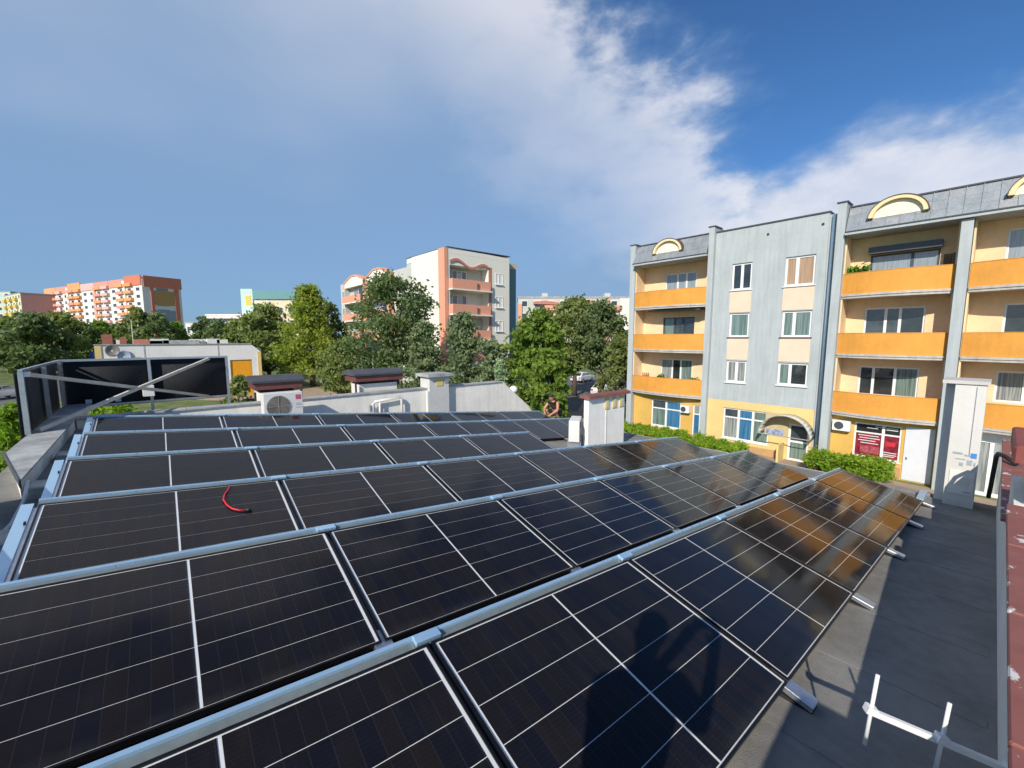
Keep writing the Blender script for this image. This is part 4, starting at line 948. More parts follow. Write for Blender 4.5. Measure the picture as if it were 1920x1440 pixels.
m_fy = M('far_yellow', (0.72, 0.50, 0.10), 0.85)
p = spot(48, 190); far_block('yellow-green apartment block with mauve gable left of the tall orange block', (p.x, p.y, 0), 0.32, 30, 20, hz(551, 190), 8, 6, M('pale_lime', (0.62, 0.62, 0.40), 0.9), M('mauve_gable', (0.42, 0.24, 0.22), 0.9), winm=p_dark, balc=[None, [m_fy]], ends=0)
p = spot(30, 250); far_block('pale green apartment block at the far left of the skyline', (p.x, p.y, 0), 0.75, 55, 14, hz(549, 250), 8, 10, M('pale_mint', (0.52, 0.60, 0.52), 0.9), M('pale_mint'), winm=p_dark, balc=[None, None, [m_fy]])
p = spot(560, 130); H4 = hz(549, 130); tb_ = far_block('mint and yellow block with teal roof behind the loose green tree', (p.x, p.y, 0), 0.86, 16.8, 12, H4, 5, 5, M('cream_wall', (0.74, 0.62, 0.42), 0.9), M('cream_wall'), None, M('teal_roof', (0.12, 0.28, 0.28), 0.6), p_dark)
B().box(-0.35, -0.08, 13.2, 16.8, 0, H4 + 0.9).build('mint_bay', M('mint_wall', (0.50, 0.64, 0.56), 0.9), tb_); B().box(-0.42, -0.36, 13.8, 15.4, H4 - 4.0, H4 - 1.2).build('yellow_panel', m_fy, tb_)
B().prism([(0.2, H4 - 2.2), (13.1, H4 - 2.2), (13.1, H4 + 0.36), (0.2, H4 + 0.1)], 'x', -0.5, -0.08).build('teal_fascia', M('teal_roof'), tb_)
p = spot(470, 120); H3 = hz(592, 120); t = far_block('long white flat-roofed hall behind the low shop building', (p.x, p.y, 0), 0.86, 12.4, 10, H3, 2, 4, m_fw, m_fw, None, m_fw, p_dark, ends=0, name='hall')
B().box(-1.2, 0, -0.4, 12.8, H3 - 0.9, H3 - 0.2).build('canopy', m_fw, t)
p = spot(372, 140); far_block('small white house among trees right of the orange tower', (p.x, p.y, 0), 0.86, 4.0, 6, hz(606, 140), 2, 2, m_fw, m_fw, name='house', ends=0)
p = spot(1186, 104); H5 = hz(560, 104); rb_ = far_block('grey and white block with salmon trim beyond the trees at the centre', (p.x, p.y, 0), 0.86, 28.3, 12, H5, 5, 9, m_bg, m_bg, None, m_coping, p_dark, [None, [m_sal], [m_sal], None], z0=1.0)
for a_, b_ in ((18.3, 24.6), (7.0, 12.6)): B().prism([(a_, H5 - 1.7), (b_, H5 - 1.5), (b_, H5 - 1.0), ((a_ + b_) / 2, H5 - 0.7), (a_, H5 - 1.2)], 'x', -1.1, -0.08).build('trim', m_brick, rb_)
B().box(-0.5, -0.08, 0.0, 3.4, 0, H5 - 0.1).build('white_bay', m_bw, rb_); B().box(-0.4, -0.08, 6.0, 6.8, 0, H5 - 0.2).build('salmon_pier', m_sal, rb_)
B().box(-0.4, -0.08, 27.4, 28.3, 0, H5 - 1.4).build('salmon_pier', m_sal, rb_)
for y in (5.5, 21.0): B().box(1.0, 3.0, y, y + 1.4, H5 + 0.36, H5 + 1.3).build('roof_hatch', m_bg, rb_)

# ------------------------------------------------------------------ low white shop building, left of centre
LY = 55.0; xa, xb = xAtY(187, LY), xAtY(486, LY)
low = thing('shop_building', 'long low white shop building with two dishes and an orange door', 'building', (xa, LY, 0))
WL = xb - xa; m_lw = M('low_white', (0.80, 0.77, 0.75), 0.9, var=0.10, scale=0.6, streak=0.3)
dr = (xAtY(428, LY) - xa, xAtY(470, LY) - xa)
hh = wall_holes(B(), 'y', 0.0, 0.3, 0.0, WL - 0.9, 0, 5.75, [(dr[0], dr[1], 0.0, 4.0)]); hh.build('wall', m_lw, low)
B().prism([(WL - 0.9, 0), (WL, 0), (WL, 4.9), (WL - 0.9, 5.75)], 'y', 0.0, 0.3).build('wall', m_lw, low)
B().box(-0.45, 0.0, -0.06, 0.3, 0, 5.70).build('pilaster', m_yel, low); B().box(WL - 0.30, WL + 0.05, -0.06, -0.003, 0, 4.85).build('pilaster', m_yel, low)
B().box(dr[0] + 0.05, dr[1] - 0.05, 0.10, 0.16, 0, 3.95).build('orange_door', M('door_orange', (0.85, 0.36, 0.01), 0.6), low)
B().box(-0.5, WL - 0.9, -0.1, 0.4, 5.752, 5.82).build('coping', m_coping, low)
B().box(0, WL, 0.31, 16, 0, 4.9).build('hall', m_lw, low); B().box(-0.1, WL + 0.1, 0.42, 16.1, 4.905, 5.2).build('roof', m_coping, low)
B().box(9.0, 9.1, -0.02, -0.003, 0, 5.7).build('joint', m_coping, low); B().box(3.0, 3.1, -0.02, -0.003, 0, 5.7).build('joint', m_coping, low)
for (px0, zt2, wd_) in ((197, 6.75, 0.75), (228, 6.5, 0.5)):
    x = xAtY(px0, LY) - xa; B().box(x - wd_ / 2, x + wd_ / 2, 2.0, 2.7, 5.2, zt2).build('chimney', M('brick_stack', (0.36, 0.13, 0.09), 0.9, var=0.2), low)
for (px0, zt2, wd_, mm_) in ((215, 6.2, 0.5, m_fw), (262, 6.25, 1.2, m_brick), (282, 6.1, 2.0, m_brick), (300, 6.3, 1.6, m_fw), (345, 6.15, 3.2, m_coping), (376, 6.25, 1.2, m_fw), (395, 6.25, 1.0, m_fw), (412, 6.3, 1.2, m_cwhite), (430, 6.2, 1.1, m_fw)):
    x = xAtY(px0, LY) - xa; B().box(x - wd_ / 2, x + wd_ / 2, 5.0 + (px0 % 3), 6.0 + (px0 % 3), 5.2, zt2).build('roof_box', mm_, low)
for (px0, py0, mm_, lab) in ((208, 657, M('dish_grey', (0.22, 0.20, 0.19), 0.6), 'dark grey satellite dish, the upper left one on the low white building'), (229, 668, M('dish_blue', (0.36, 0.42, 0.56), 0.5), 'blue-grey satellite dish, the lower right one on the low white building')):
    x = xAtY(px0, LY - 0.4); dep = Vector((x, LY - 0.4, 0)).dot(Vector((_sy, _cy, 0))); z = hz(py0, dep)
    t = thing('satellite_dish', lab, 'satellite dish', (x, LY - 0.4, z), group='satellite dishes on the low white building')
    dm = B(); nr, na = 5, 18
    vs_ = [(0, 0.10, 0)] + [(0.52 * k / nr * math.cos(6.28319 * a / na), 0.10 - 0.16 * (k / nr) ** 2, 0.58 * k / nr * math.sin(6.28319 * a / na)) for k in range(1, nr + 1) for a in range(na)]
    fs_ = [(0, 1 + a, 1 + (a + 1) % na) for a in range(na)] + [(1 + (k - 1) * na + a, 1 + k * na + a, 1 + k * na + (a + 1) % na, 1 + (k - 1) * na + (a + 1) % na) for k in range(1, nr) for a in range(na)]
    o = dm.add(vs_, fs_).build('reflector', mm_, t, True); o.modifiers.new('thick', 'SOLIDIFY').thickness = 0.02
    B().tube([(0, 0.08, -0.5), (0, -0.45, -0.05)], 0.02, 6).build('feed_arm', m_galv, t); B().box(-0.05, 0.05, -0.52, -0.42, -0.08, 0.04).build('feed_horn', m_white, t)
    B().tube([(0, 0.1, 0), (0, 0.41, -0.1)], 0.04, 8).build('bracket', m_galv, t)

# ------------------------------------------------------------------ trees
m_bark = M('bark', (0.10, 0.075, 0.055), 0.95, var=0.35, scale=5, bump=0.5, bscale=25)
LEAF = {
    'larch': leaf_mat('larch_leaf', (0.233, 0.298, 0.041), (0.378, 0.424, 0.076), 0.50),
    'dark': leaf_mat('dark_leaf', (0.104, 0.158, 0.065), (0.234, 0.292, 0.122), 0.45),
    'pine': leaf_mat('pine_needle', (0.139, 0.197, 0.098), (0.294, 0.347, 0.179), 0.40),
    'pale': leaf_mat('pale_conifer', (0.312, 0.426, 0.244), (0.467, 0.552, 0.325), 0.45),
    'maple': leaf_mat('maple_leaf', (0.134, 0.224, 0.035), (0.305, 0.407, 0.073), 0.50),
    'olive': leaf_mat('olive_leaf', (0.173, 0.220, 0.065), (0.338, 0.371, 0.139), 0.48),
    'hedge': leaf_mat('hedge_leaf', (0.187, 0.318, 0.024), (0.324, 0.454, 0.041), 0.48),
}
def crown_pts(kind, n, h, wd, cb, r_):
    """clump centres in a crown: h total height, wd width, cb crown base"""
    pts = []; ch = h - cb
    while len(pts) < n:
        t_ = r_.uniform(0, 1); a = r_.uniform(0, 6.28319)
        if kind == 'cone': R = (1 - t_) ** 0.85 * 1.0 + 0.05
        elif kind == 'pine': R = (1 - t_) ** 0.55 * (0.75 + 0.25 * math.sin(t_ * 30 + a))
        elif kind == 'column': R = math.sin(math.pi * min(1, t_ * 0.9 + 0.1)) ** 0.5
        else: R = math.sin(math.pi * (0.08 + 0.9 * t_) ** 0.85) ** 0.62
        lob = 0.80 + 0.22 * math.sin(a * 3 + t_ * 7 + wd) + 0.14 * math.sin(a * 5 - t_ * 11)
        rr = R * lob * wd / 2 * (r_.uniform(0.25, 1.0) ** 0.5)
        pts.append((rr * math.cos(a), rr * math.sin(a), cb + ch * t_ * 0.97))
    return np.array(pts)
def tree(label, px, depth, topy, wpx, kind, leaf, seed, cbf=0.2, n=6500, lsz=0.26, clumps=95, group='trees around the low buildings', name='tree', clr=0.85):
    p = spot(px, depth); h = hz(topy, depth); wd = wpx / F * depth * 1.3; cb = h * cbf
    t = thing(name, label, 'tree', (p.x, p.y, 0), 0, group); r_ = np.random.default_rng(seed)
    C = crown_pts(kind, clumps, h * 0.98, wd, cb, r_)
    tm = B(); tr = 0.02 * h + 0.06
    bend = [(r_.normal(0, 0.06) * k, r_.normal(0, 0.06) * k) for k in range(6)]
    zs = np.linspace(0, h * 0.9, 6)
    tm.tube([(bend[k][0], bend[k][1], zs[k] - (0.1 if k == 0 else 0)) for k in range(6)], [tr * (1.25 if k == 0 else (1 - 0.86 * k / 5)) for k in range(6)], 9)
    tm.build('trunk', m_bark, t, True)
    lm = B()
    for k in range(0, len(C), 3):
        c = C[k]; zb_ = max(cb * 0.7, c[2] - (0.25 if kind in ('cone', 'pine') else 0.55) * math.hypot(c[0], c[1]) - 0.2 * h * (kind not in ('cone', 'pine')) * r_.uniform(0.2, 1))
        zb_ = min(zb_, c[2]); rb = tr * (1 - 0.8 * zb_ / h) * 0.45
        lm.tube([(0, 0, zb_), (c[0] * 0.5, c[1] * 0.5, zb_ + (c[2] - zb_) * 0.42), tuple(c)], [rb, rb * 0.6, 0.02], 5)
    lm.build('limb', m_bark, t)
    rad = wd * 0.115 * clr
    V = leaf_quads(C, n, (rad, rad, rad * (0.55 if kind in ('cone', 'pine') else 0.75)), lsz, seed + 1)
    leaf_obj('crown', V, LEAF[leaf], t)
    return t
TR = 'trees around the low buildings'
tree('tall bright yellow-green conical tree left of the white block', 582, 55, 533, 112, 'cone', 'larch', 1, 0.14, 11000, 0.24, 150)
tree('loose mid-green tree left of the yellow-green conical tree', 500, 62, 572, 92, 'round', 'olive', 2, 0.16, 7000, 0.30)
tree('narrow dark green tree tucked behind the yellow-green conical tree', 622, 60, 566, 52, 'round', 'dark', 33, 0.16, 4000, 0.30, 60)
tree('low dark pine right of the yellow-green conical tree', 645, 44, 634, 78, 'round', 'olive', 3, 0.1, 5000, 0.22)
tree('tall dark broad tree in front of the white block', 742, 40, 514, 138, 'round', 'dark', 4, 0.25, 12000, 0.20, 130)
tree('grey-green pine right of the tall dark tree', 792, 35, 600, 92, 'pine', 'pine', 5, 0.12, 7500, 0.17, 100)
tree('spreading grey-green pine before the salmon balconies', 868, 34, 583, 105, 'pine', 'pine', 6, 0.12, 9500, 0.17, 120)
tree('lower spreading pine with a flat outline beside the teal wing', 918, 33, 632, 78, 'round', 'pine', 7, 0.12, 5500, 0.17)
tree('small pale grey-green conifer beside the sloping parapet end', 938, 24, 668, 46, 'cone', 'pale', 8, 0.05, 3500, 0.12, 60)
tree('bright leafy maple right of the teal wing', 1008, 33, 580, 108, 'round', 'maple', 9, 0.10, 11500, 0.21, 110)
tree('bushy maple with low branches above the crouching man', 1030, 30, 650, 66, 'round', 'maple', 10, 0.08, 7500, 0.20)
tree('tall olive-green tree in the middle of the right-hand grove', 1078, 46, 560, 100, 'round', 'olive', 12, 0.34, 9000, 0.24, 110)
tree('tall dark green tree behind the broad chimney', 1128, 44, 566, 92, 'round', 'dark', 13, 0.36, 8000, 0.22, 100)
tree('dark bushy tree touching the left edge of the orange-balcony block', 1166, 33, 618, 70, 'round', 'olive', 14, 0.08, 8000, 0.18, 90)
left = [(18, 78, 600, 90, 'olive', 'deep green tree at the far left edge'), (62, 70, 590, 88, 'dark', 'dark rounded tree second from the left edge'), (108, 75, 585, 76, 'olive', 'olive-green tree third from the left edge'),
        (150, 98, 605, 60, 'dark', 'small dark tree before the left end of the orange tower'), (192, 105, 603, 60, 'maple', 'green tree before the middle of the orange tower'), (236, 100, 606, 64, 'dark', 'dark tree before the right half of the orange tower'),
        (262, 95, 575, 44, 'olive', 'thin taller tree before the right half of the orange tower'), (300, 92, 590, 62, 'dark', 'dark rounded tree under the right end of the orange tower'), (333, 98, 604, 44, 'maple', 'green tree just right of the orange tower'),
        (384, 92, 592, 34, 'dark', 'small dark conifer left of the long white hall'), (415, 88, 604, 62, 'dark', 'dark tree before the long white hall'), (448, 86, 600, 50, 'olive', 'green tree at the right end of the long white hall')]
for i, (px, dp, ty, wp, lf, lab) in enumerate(left):
    tree(lab, px, dp, ty, wp, 'round', lf, 60 + i, 0.10, 4200, 0.42, 70, group='trees along the left skyline')
tree('yellow-green shrub crown showing past the left sign post', -2, 14.0, 752, 70, 'round', 'hedge', 81, 0.3, 5200, 0.10, 60, group='shrubs close to the pavilion', name='shrub')
tree('green shrub behind the right end of the roof sign', 446, 22, 702, 52, 'round', 'olive', 82, 0.2, 3800, 0.13, 60, group='shrubs close to the pavilion', name='shrub')
tree('low yellow-green shrub under the roof sign', 185, 20, 758, 130, 'round', 'hedge', 83, 0.2, 4200, 0.13, 60, group='shrubs close to the pavilion', name='shrub')
# far wooded skyline
fv = []
for i in range(170):
    px = -140 + i * 13.5; dp = random.uniform(230, 330); p = spot(px, dp); hgt = random.uniform(7, 11)
    for k in range(6): fv.append((p.x + random.uniform(-4, 4), p.y + random.uniform(-4, 4), random.uniform(1.0, hgt)))
o = leaf_obj('distant_woods', leaf_quads(fv, 20000, 3.0, 1.1, 5), LEAF['dark'], None); o['kind'] = 'stuff'; o['label'] = 'far belt of dark trees along the horizon'

# hedges and bushes at the orange-balcony block
def hedge(name, label, x0_, x1_, y0_, y1_, h, seed, n, leaf='hedge', lsz=0.075, group='clipped greenery along the block'):
    t = thing(name, label, 'hedge' if name == 'hedge' else 'bush', ((x0_ + x1_) / 2, (y0_ + y1_) / 2, 0), 0, group)
    hx, hy = (x1_ - x0_) / 2, (y1_ - y0_) / 2; r_ = np.random.default_rng(seed)
    C = np.stack([r_.uniform(-hx, hx, 260), r_.uniform(-hy, hy, 260), r_.uniform(0.1, 1, 260) ** 0.5 * h * r_.uniform(0.82, 1.0, 260)], 1)
    leaf_obj('foliage', leaf_quads(C, n, 0.16, lsz, seed), LEAF[leaf], t)
    st = B()
    for k in range(10):
        x, y = r_.uniform(-hx * 0.8, hx * 0.8), r_.uniform(-hy * 0.9, hy * 0.9); st.tube([(x, y, -0.02), (x + r_.normal(0, 0.05), y + r_.normal(0, 0.05), h * 0.8)], [0.02, 0.008], 5)
    st.build('stem', m_bark, t)
hedge('hedge', 'long low clipped hedge before the shops under the blue stair bay', 22.6, 24.7, 8.7, 17.2, 0.72, 21, 24000)
hedge('bush', 'rounded bright bush right of the entrance door', 23.6, 24.9, 4.15, 5.75, 0.95, 22, 9000)
hedge('bush', 'squat bright bush before the maroon poster window', 22.9, 24.6, 2.75, 4.05, 1.15, 23, 9000)

# ------------------------------------------------------------------ people
m_skin = M('tanned_skin', (0.52, 0.24, 0.15), 0.55, var=0.10, scale=14); m_hair = M('short_hair', (0.035, 0.025, 0.02), 0.8, var=0.3, scale=60)
def skin_obj(name, J, E_, mat, parent, root=None, sub=2):
    names = list(J); me = bpy.data.meshes.new(name)
    me.from_pydata([J[n][0] for n in names], [(names.index(a), names.index(b)) for a, b in E_], []); me.update(); me.materials.append(mat)
    o = bpy.data.objects.new(name, me); COL.objects.link(o)
    if parent: o.parent = parent
    o.modifiers.new('skin', 'SKIN')
    if not me.skin_vertices: raise RuntimeError('no skin layer')
    for i, n in enumerate(names):
        r = J[n][1]; sv = me.skin_vertices[0].data[i]; sv.radius = r if isinstance(r, tuple) else (r, r); sv.use_root = (n == (root or names[0]))
    o.modifiers['skin'].use_smooth_shade = True
    s_ = o.modifiers.new('sub', 'SUBSURF'); s_.levels = s_.render_levels = sub
    return o
def person(label, loc, rotz, P, cloth, hat=None):
    """P: joint positions (x forward, y to the person's left); returns root"""
    t = thing('person', label, 'person', loc, rotz)
    J = {'pelvis': (P['pelvis'], (0.125, 0.105)), 'waist': (P['waist'], (0.125, 0.095)), 'chest': (P['chest'], (0.155, 0.115)), 'base': (P['base'], 0.075), 'neck': (P['neck'], 0.052), 'jaw': (P['jaw'], (0.068, 0.078)), 'skull': (P['skull'], (0.080, 0.095)), 'crown': (P['crown'], 0.055)}
    E_ = [('pelvis', 'waist'), ('waist', 'chest'), ('chest', 'base'), ('base', 'neck'), ('neck', 'jaw'), ('jaw', 'skull'), ('skull', 'crown')]
    for s in ('l', 'r'):
        for n, r in (('shoulder', 0.062), ('elbow', 0.043), ('wrist', 0.030), ('palm', (0.042, 0.024)), ('hip', 0.095), ('knee', 0.062), ('ankle', 0.042), ('ball', 0.040)): J[n + s] = (P[n + s], r)
        E_ += [('chest', 'shoulder' + s), ('shoulder' + s, 'elbow' + s), ('elbow' + s, 'wrist' + s), ('wrist' + s, 'palm' + s), ('pelvis', 'hip' + s), ('hip' + s, 'knee' + s), ('knee' + s, 'ankle' + s), ('ankle' + s, 'ball' + s)]
        w_, pl_ = Vector(P['wrist' + s]), Vector(P['palm' + s]); dr_ = (pl_ - w_).normalized(); sd_ = Vector(P.get('hs' + s, (0, 1, 0)))
        cu_ = Vector(P.get('hc' + s, (0.3, 0, -1))).normalized()
        for k, ln_ in enumerate((0.062, 0.072, 0.067, 0.052)):
            b0 = pl_ + sd_ * (0.03 - 0.02 * k) + dr_ * 0.02
            J['f%d%s' % (k, s)] = (tuple(b0 + dr_ * ln_ * 0.55), 0.0095); J['g%d%s' % (k, s)] = (tuple(b0 + dr_ * ln_ * 0.8 + cu_ * 0.03), 0.0085)
            E_ += [('palm' + s, 'f%d%s' % (k, s)), ('f%d%s' % (k, s), 'g%d%s' % (k, s))]
        J['t0' + s] = (tuple(w_.lerp(pl_, 0.6) + sd_ * 0.048), 0.011); J['t1' + s] = (tuple(pl_ + sd_ * 0.058 + cu_ * 0.012), 0.009); E_ += [('wrist' + s, 't0' + s), ('t0' + s, 't1' + s)]
    body = skin_obj('body', J, E_, m_skin, t, 'pelvis')
    sk, jw = Vector(P['skull']), Vector(P['jaw']); fx = Vector(P.get('face', (1, 0, 0))).normalized(); upv = (sk - jw).normalized(); sdv = upv.cross(fx)
    c = (sk + jw) / 2
    nm = B().ball(c + fx * 0.088, 0.016, 8, 6, (1, 0.8, 1.5)); nm.ball(c + sdv * 0.082 + upv * 0.0, 0.022, 8, 6, (0.7, 0.4, 1.3)); nm.ball(c - sdv * 0.082, 0.022, 8, 6, (0.7, 0.4, 1.3)); nm.build('nose_and_ears', m_skin, t, True)
    ey = B()
    for s in (-1, 1): ey.ball(c + fx * 0.078 + sdv * 0.032 * s + upv * 0.028, 0.011, 8, 6)
    ey.build('eyes', m_vdark, t, True)
    B().ball(c + fx * 0.080 - upv * 0.045, 0.018, 8, 6, (0.5, 1.3, 0.35)).build('mouth', M('lips', (0.36, 0.12, 0.10), 0.5), t, True)
    hb = B().ball(sk + upv * 0.028 - fx * 0.012, 0.098, 14, 9, (1.0, 0.9, 0.82)); hb.build('hair' if not hat else 'cap', hat or m_hair, t, True)
    for nm_, keys, ed, mat_, k_ in cloth:
        JJ = {n: (J[n][0], tuple(v * k_ + 0.008 for v in (J[n][1] if isinstance(J[n][1], tuple) else (J[n][1],) * 2))) for n in keys}
        skin_obj(nm_, JJ, ed, mat_, t, keys[0])
    return t
m_vest = M('dark_vest', (0.050, 0.036, 0.030), 0.9, var=0.2); m_short = M('dark_shorts', (0.03, 0.03, 0.035), 0.9, var=0.2); m_shoe = M('shoe', (0.05, 0.045, 0.04), 0.8)
TOR = [('pelvis', 'waist'), ('waist', 'chest'), ('chest', 'base')]
P = dict(pelvis=(-0.13, 0, 0.30), waist=(-0.03, 0, 0.47), chest=(0.10, 0, 0.63), base=(0.15, 0, 0.72), neck=(0.185, 0, 0.775), jaw=(0.235, 0, 0.81), skull=(0.25, 0, 0.885), crown=(0.245, 0, 0.925), face=(1, 0.1, -0.35),
         shoulderl=(0.10, 0.19, 0.66), elbowl=(0.24, 0.27, 0.42), wristl=(0.43, 0.13, 0.31), palml=(0.49, 0.10, 0.27), shoulderr=(0.10, -0.19, 0.66), elbowr=(0.26, -0.28, 0.44), wristr=(0.45, -0.12, 0.33), palmr=(0.51, -0.09, 0.29),
         hipl=(-0.12, 0.10, 0.28), kneel=(0.27, 0.20, 0.44), anklel=(0.01, 0.16, 0.09), balll=(0.15, 0.18, 0.045), hipr=(-0.12, -0.10, 0.28), kneer=(0.27, -0.20, 0.42), ankler=(0.01, -0.16, 0.09), ballr=(0.15, -0.18, 0.045))
person('crouching bare-armed man in dark vest at the far right end of the array', (10.80, 10.22, rz(10.8) + 0.0), math.pi + 0.15, P,
       [('vest', ['chest', 'waist', 'pelvis', 'base'], TOR, m_vest, 1.06), ('shorts', ['pelvis', 'hipl', 'kneel', 'hipr', 'kneer'], [('pelvis', 'hipl'), ('hipl', 'kneel'), ('pelvis', 'hipr'), ('hipr', 'kneer')], m_short, 1.05),
        ('shoe', ['anklel', 'balll'], [('anklel', 'balll')], m_shoe, 1.02), ('shoe', ['ankler', 'ballr'], [('ankler', 'ballr')], m_shoe, 1.02)])
# the photographer beside the lens: out of frame, throws the shadow that lies on the nearest row
hx0 = Vector((-0.37, 0.14, rz(-0.37)))
P = dict(pelvis=(-0.02, 0, 0.96), waist=(-0.02, 0, 1.14), chest=(0.0, 0, 1.38), base=(0.0, 0, 1.52), neck=(0.01, 0, 1.60), jaw=(0.035, -0.01, 1.67), skull=(0.035, -0.015, 1.76), crown=(0.03, -0.015, 1.81), face=(1, -0.25, -0.1),
         shoulderl=(0.0, 0.20, 1.47), elbowl=(0.13, 0.06, 1.24), wristl=(0.085, -0.20, 1.60), palml=(0.085, -0.27, 1.70), shoulderr=(0.0, -0.20, 1.47), elbowr=(0.03, -0.35, 1.26), wristr=(0.07, -0.43, 1.58), palmr=(0.075, -0.44, 1.69),
         hsl=(0, 0.3, 0.9), hsr=(0, 0.9, 0.2), hcl=(0, -1, 0.3), hcr=(0, 0.6, 0.6),
         hipl=(-0.02, 0.10, 0.92), kneel=(0.03, 0.13, 0.50), anklel=(-0.03, 0.14, 0.09), balll=(0.12, 0.16, 0.045), hipr=(-0.02, -0.10, 0.92), kneer=(0.03, -0.12, 0.50), ankler=(-0.03, -0.13, 0.09), ballr=(0.12, -0.15, 0.045))
m_tee = M('navy_shirt', (0.03, 0.04, 0.07), 0.9, var=0.15); m_trs = M('work_trousers', (0.06, 0.06, 0.065), 0.9, var=0.15)
person('photographer in navy shirt and cap holding up a phone beside the right parapet', hx0, math.atan2(0.758, 0.652), P,
       [('shirt', ['chest', 'waist', 'pelvis', 'base', 'shoulderl', 'elbowl', 'shoulderr', 'elbowr'], TOR + [('chest', 'shoulderl'), ('shoulderl', 'elbowl'), ('chest', 'shoulderr'), ('shoulderr', 'elbowr')], m_tee, 1.10),
        ('trousers', ['pelvis', 'hipl', 'kneel', 'anklel', 'hipr', 'kneer', 'ankler'], [('pelvis', 'hipl'), ('hipl', 'kneel'), ('kneel', 'anklel'), ('pelvis', 'hipr'), ('hipr', 'kneer'), ('kneer', 'ankler')], m_trs, 1.12),
        ('shoe', ['anklel', 'balll'], [('anklel', 'balll')], m_shoe, 1.05), ('shoe', ['ankler', 'ballr'], [('ankler', 'ballr')], m_shoe, 1.05)], m_tee)
ph = thing('phone', 'black phone held up by the photographer at the camera position', 'phone', (-0.028, -0.033, CZ), math.atan2(0.758, 0.652))
bevel(B().box(-0.005, 0.003, -0.072, 0.075, -0.060, 0.020).build('case', m_black, ph), 0.002); B().box(0.0035, 0.0045, -0.02, 0.02, -0.012, 0.012).build('lens_plate', m_galv, ph)

# ------------------------------------------------------------------ cars and street things
def car(label, p, rotz, col):
    t = thing('parked_car', label, 'car', (p[0], p[1], 0.018), rotz, 'cars parked beyond the pavilions')
    mp = M('paint_%s' % label[:14].replace(' ', '_'), col, 0.25, 0.1, var=0.04, coat=0.8)
    side = [(-2.10, 0.32), (2.08, 0.32), (2.14, 0.62), (1.98, 0.86), (1.05, 0.97), (-1.95, 0.99), (-2.14, 0.70)]
    bd = B().prism(side, 'y', -0.86, 0.86).build('body', mp, t); bevel(bd, 0.07, 3)
    n = [(1.05, 0.95), (0.35, 1.42), (-1.25, 1.45), (-1.95, 0.97)]
    cabm = B(); vs_ = [(x, y * (0.82 if z < 1.2 else 0.66), z) for y in (-1, 1) for x, z in n]
    cabm.add(vs_, [(3, 2, 1, 0), (4, 5, 6, 7), (0, 1, 5, 4), (1, 2, 6, 5), (2, 3, 7, 6)]); cb_ = cabm.build('cabin', mp, t); bevel(cb_, 0.05, 2)
    def side_pt(x, z, s, off): f = (z - 0.96) / 0.47; return (x, s * (0.82 - 0.16 * f + off), z)
    for s in (-1, 1):
        for poly in ([(0.80, 1.02), (0.30, 1.37), (-0.38, 1.38), (-0.38, 1.02)], [(-0.46, 1.02), (-0.46, 1.38), (-1.15, 1.38), (-1.60, 1.02)]):
            B().quad(*[side_pt(x, z, s, 0.006) for x, z in poly]).build('window', p_dark, t)
        B().box(2.05, 2.13, s * 0.62 - 0.18, s * 0.62 + 0.18, 0.62, 0.76).build('headlight', m_white, t); B().box(-2.14, -2.05, s * 0.68 - 0.13, s * 0.68 + 0.13, 0.66, 0.84).build('tail_light', M('tail_red', (0.45, 0.02, 0.02), 0.3), t)
        for x in (-1.30, 1.32):
            wl = B().tube([(x, s * 0.66, 0.32), (x, s * 0.875, 0.32)], 0.32, 20).build('wheel', m_tyre, t); B().tube([(x, s * 0.86, 0.32), (x, s * 0.885, 0.32)], 0.20, 14).build('rim', m_galv, wl)
    B().quad((1.00, -0.66, 1.01), (1.00, 0.66, 1.01), (0.42, 0.56, 1.395), (0.42, -0.56, 1.395)).build('windscreen', p_dark, t)
    B().quad((-1.93, -0.66, 1.03), (-1.93, 0.66, 1.03), (-1.34, 0.56, 1.41), (-1.34, -0.56, 1.41)).build('rear_window', p_dark, t)
    return t
g1 = ground(1092, 716); car('white car parked under the trees left of the orange-balcony block', g1, 0.2, (0.75, 0.75, 0.76))
g1 = ground(1136, 741); car('white car partly hidden behind the red cap of the broad chimney', g1, 0.2, (0.72, 0.72, 0.74))
g1 = ground(2, 748); car('silver car at the left picture edge behind the roof sign', g1, 0.9, (0.55, 0.57, 0.60))
for px, dp, c_, lab in ((128, 104, (0.03, 0.035, 0.05), 'dark car left of the market tent'), (158, 98, (0.22, 0.25, 0.32), 'blue-grey car before the market tent')):
    car(lab, spot(px, dp), 0.7, c_)
p = spot(148, 112); t = thing('market_tent', 'white peaked market tent left of the low shop building', 'tent', (p.x, p.y, 0), 0.7)
B().add([(-2.5, -2.5, 2.4), (2.5, -2.5, 2.4), (2.5, 2.5, 2.4), (-2.5, 2.5, 2.4), (0, 0, 3.9), (-2.5, -2.5, 2.1), (2.5, -2.5, 2.1), (2.5, 2.5, 2.1), (-2.5, 2.5, 2.1)], [(0, 1, 4), (1, 2, 4), (2, 3, 4), (3, 0, 4), (5, 6, 1, 0), (6, 7, 2, 1), (7, 8, 3, 2), (8, 5, 0, 3)]).build('roof', m_white, t)
for x in (-2.45, 2.45):
    for y in (-2.45, 2.45): B().tube([(x, y, 0), (x, y, 2.4)], 0.04, 6).build('pole', m_galv, t)
p = spot(176, 88); t = thing('banner', 'blue, pink and red banner beside the low shop building', 'banner', (p.x, p.y, 0), -0.70)
for i, c_ in enumerate(((0.05, 0.14, 0.50), (0.72, 0.40, 0.36), (0.62, 0.10, 0.06))): B().box(-1.25 + i * 0.83, -1.25 + (i + 1) * 0.83, -0.03, 0.03, 1.9, 3.3).build('panel', M('banner%d' % i, c_, 0.7), t)
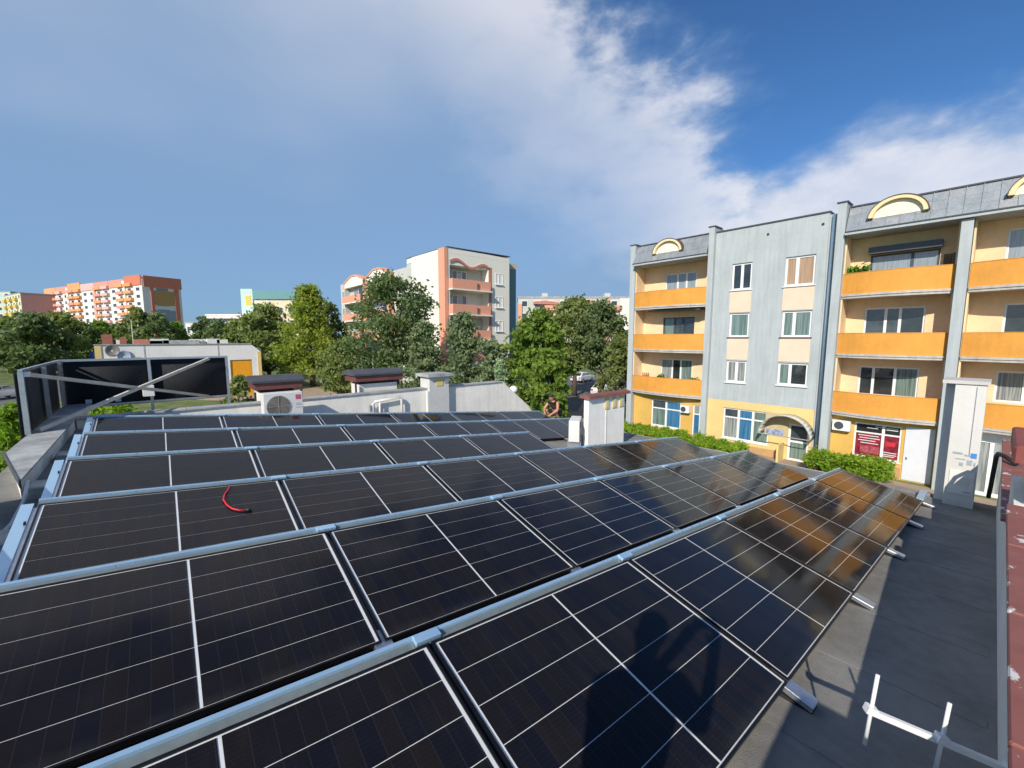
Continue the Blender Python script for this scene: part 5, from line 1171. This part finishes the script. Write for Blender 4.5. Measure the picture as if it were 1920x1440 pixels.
for x in (-1.2, 1.2): B().tube([(x, 0.06, 0), (x, 0.06, 3.3)], 0.04, 6).build('post', m_galv, t)
p = spot(67, 74); t = thing('round_sign', 'round blue, white and orange sign on a post above the roof sign', 'sign', (p.x, p.y, 0))
z = hz(675, 74); B().ball((0, 0, z + 0.35), 0.62, 16, 8, (1, 1, 0.75)).build('blue_top', M('sign_sky', (0.16, 0.34, 0.62), 0.4), t, True); B().ball((0, 0, z), 0.66, 16, 8, (1, 1, 0.65)).build('white_middle', m_white, t, True)
B().ball((0, 0, z - 0.45), 0.55, 16, 8, (1, 1, 0.7)).build('orange_base', M('sign_orange', (0.70, 0.30, 0.04), 0.4), t, True); B().tube([(0, 0, 0), (0, 0, z - 0.5)], 0.08, 8).build('post', m_galv, t)
def lamp(label, px, dp, topy, arm=1.2):
    p = spot(px, dp); h = hz(topy, dp); t = thing('street_lamp', label, 'street lamp', (p.x, p.y, 0), 0, 'street lamps')
    B().tube([(0, 0, 0), (0, 0, h * 0.5), (0, 0, h)], [0.11, 0.09, 0.06], 10).build('pole', M('lamp_concrete', (0.50, 0.48, 0.44), 0.8), t, True)
    B().tube([(0, 0, h - 0.05), (-arm * 0.5, arm * 0.3, h + 0.25), (-arm, arm * 0.6, h + 0.3)], 0.04, 6).build('arm', m_galv, t); B().ball((-arm - 0.2, arm * 0.72, h + 0.27), 0.3, 10, 6, (1.2, 0.8, 0.35)).build('lamp_head', m_galv, t, True)
lamp('tall concrete street lamp before the right end of the orange tower', 249, 78, 600); lamp('thin pale lamp post in front of the tall dark tree', 698, 38, 650, 0.8)
p = spot(945, 42); t = thing('round_sign', 'orange-red round sign on a thin post right of the pale conifer', 'sign', (p.x, p.y, 0), 0.86)
z = hz(684, 42); B().tube([(-0.03, 0, z), (0.03, 0, z)], 0.58, 22).build('disc', M('sign_vermilion', (0.62, 0.13, 0.07), 0.5, var=0.3, scale=3), t); B().tube([(0.06, 0, 0), (0.06, 0, z + 0.3)], 0.05, 8).build('post', m_galv, t)
p = spot(19, 100); t = thing('bollard', 'white post on the lawn at the far left', 'bollard', (p.x, p.y, 0)); B().tube([(0, 0, 0), (0, 0, 1.5), (0, 0, 1.55)], [0.12, 0.12, 0.08], 10).build('post', m_white, t); B().tube([(0, 0, 1.1), (0, 0, 1.25)], 0.125, 10).build('band', m_red, t)
p = spot(592, 56); t = thing('bench', 'dark bench at the foot of the yellow-green conical tree', 'bench', (p.x + 1.0, p.y - 1.5, 0), 0.2)
for k in range(3): B().box(-0.9, 0.9, -0.22 + k * 0.15, -0.10 + k * 0.15, 0.42, 0.46).build('slat', m_dframe, t)
for k in range(2): B().box(-0.9, 0.9, 0.26, 0.30, 0.56 + k * 0.18, 0.70 + k * 0.18).build('slat', m_dframe, t)
for x in (-0.75, 0.75): B().box(x - 0.04, x + 0.04, -0.22, 0.25, 0, 0.419).build('leg', m_concrete, t); B().box(x - 0.04, x + 0.04, 0.30, 0.36, 0, 0.9).build('leg', m_concrete, t)
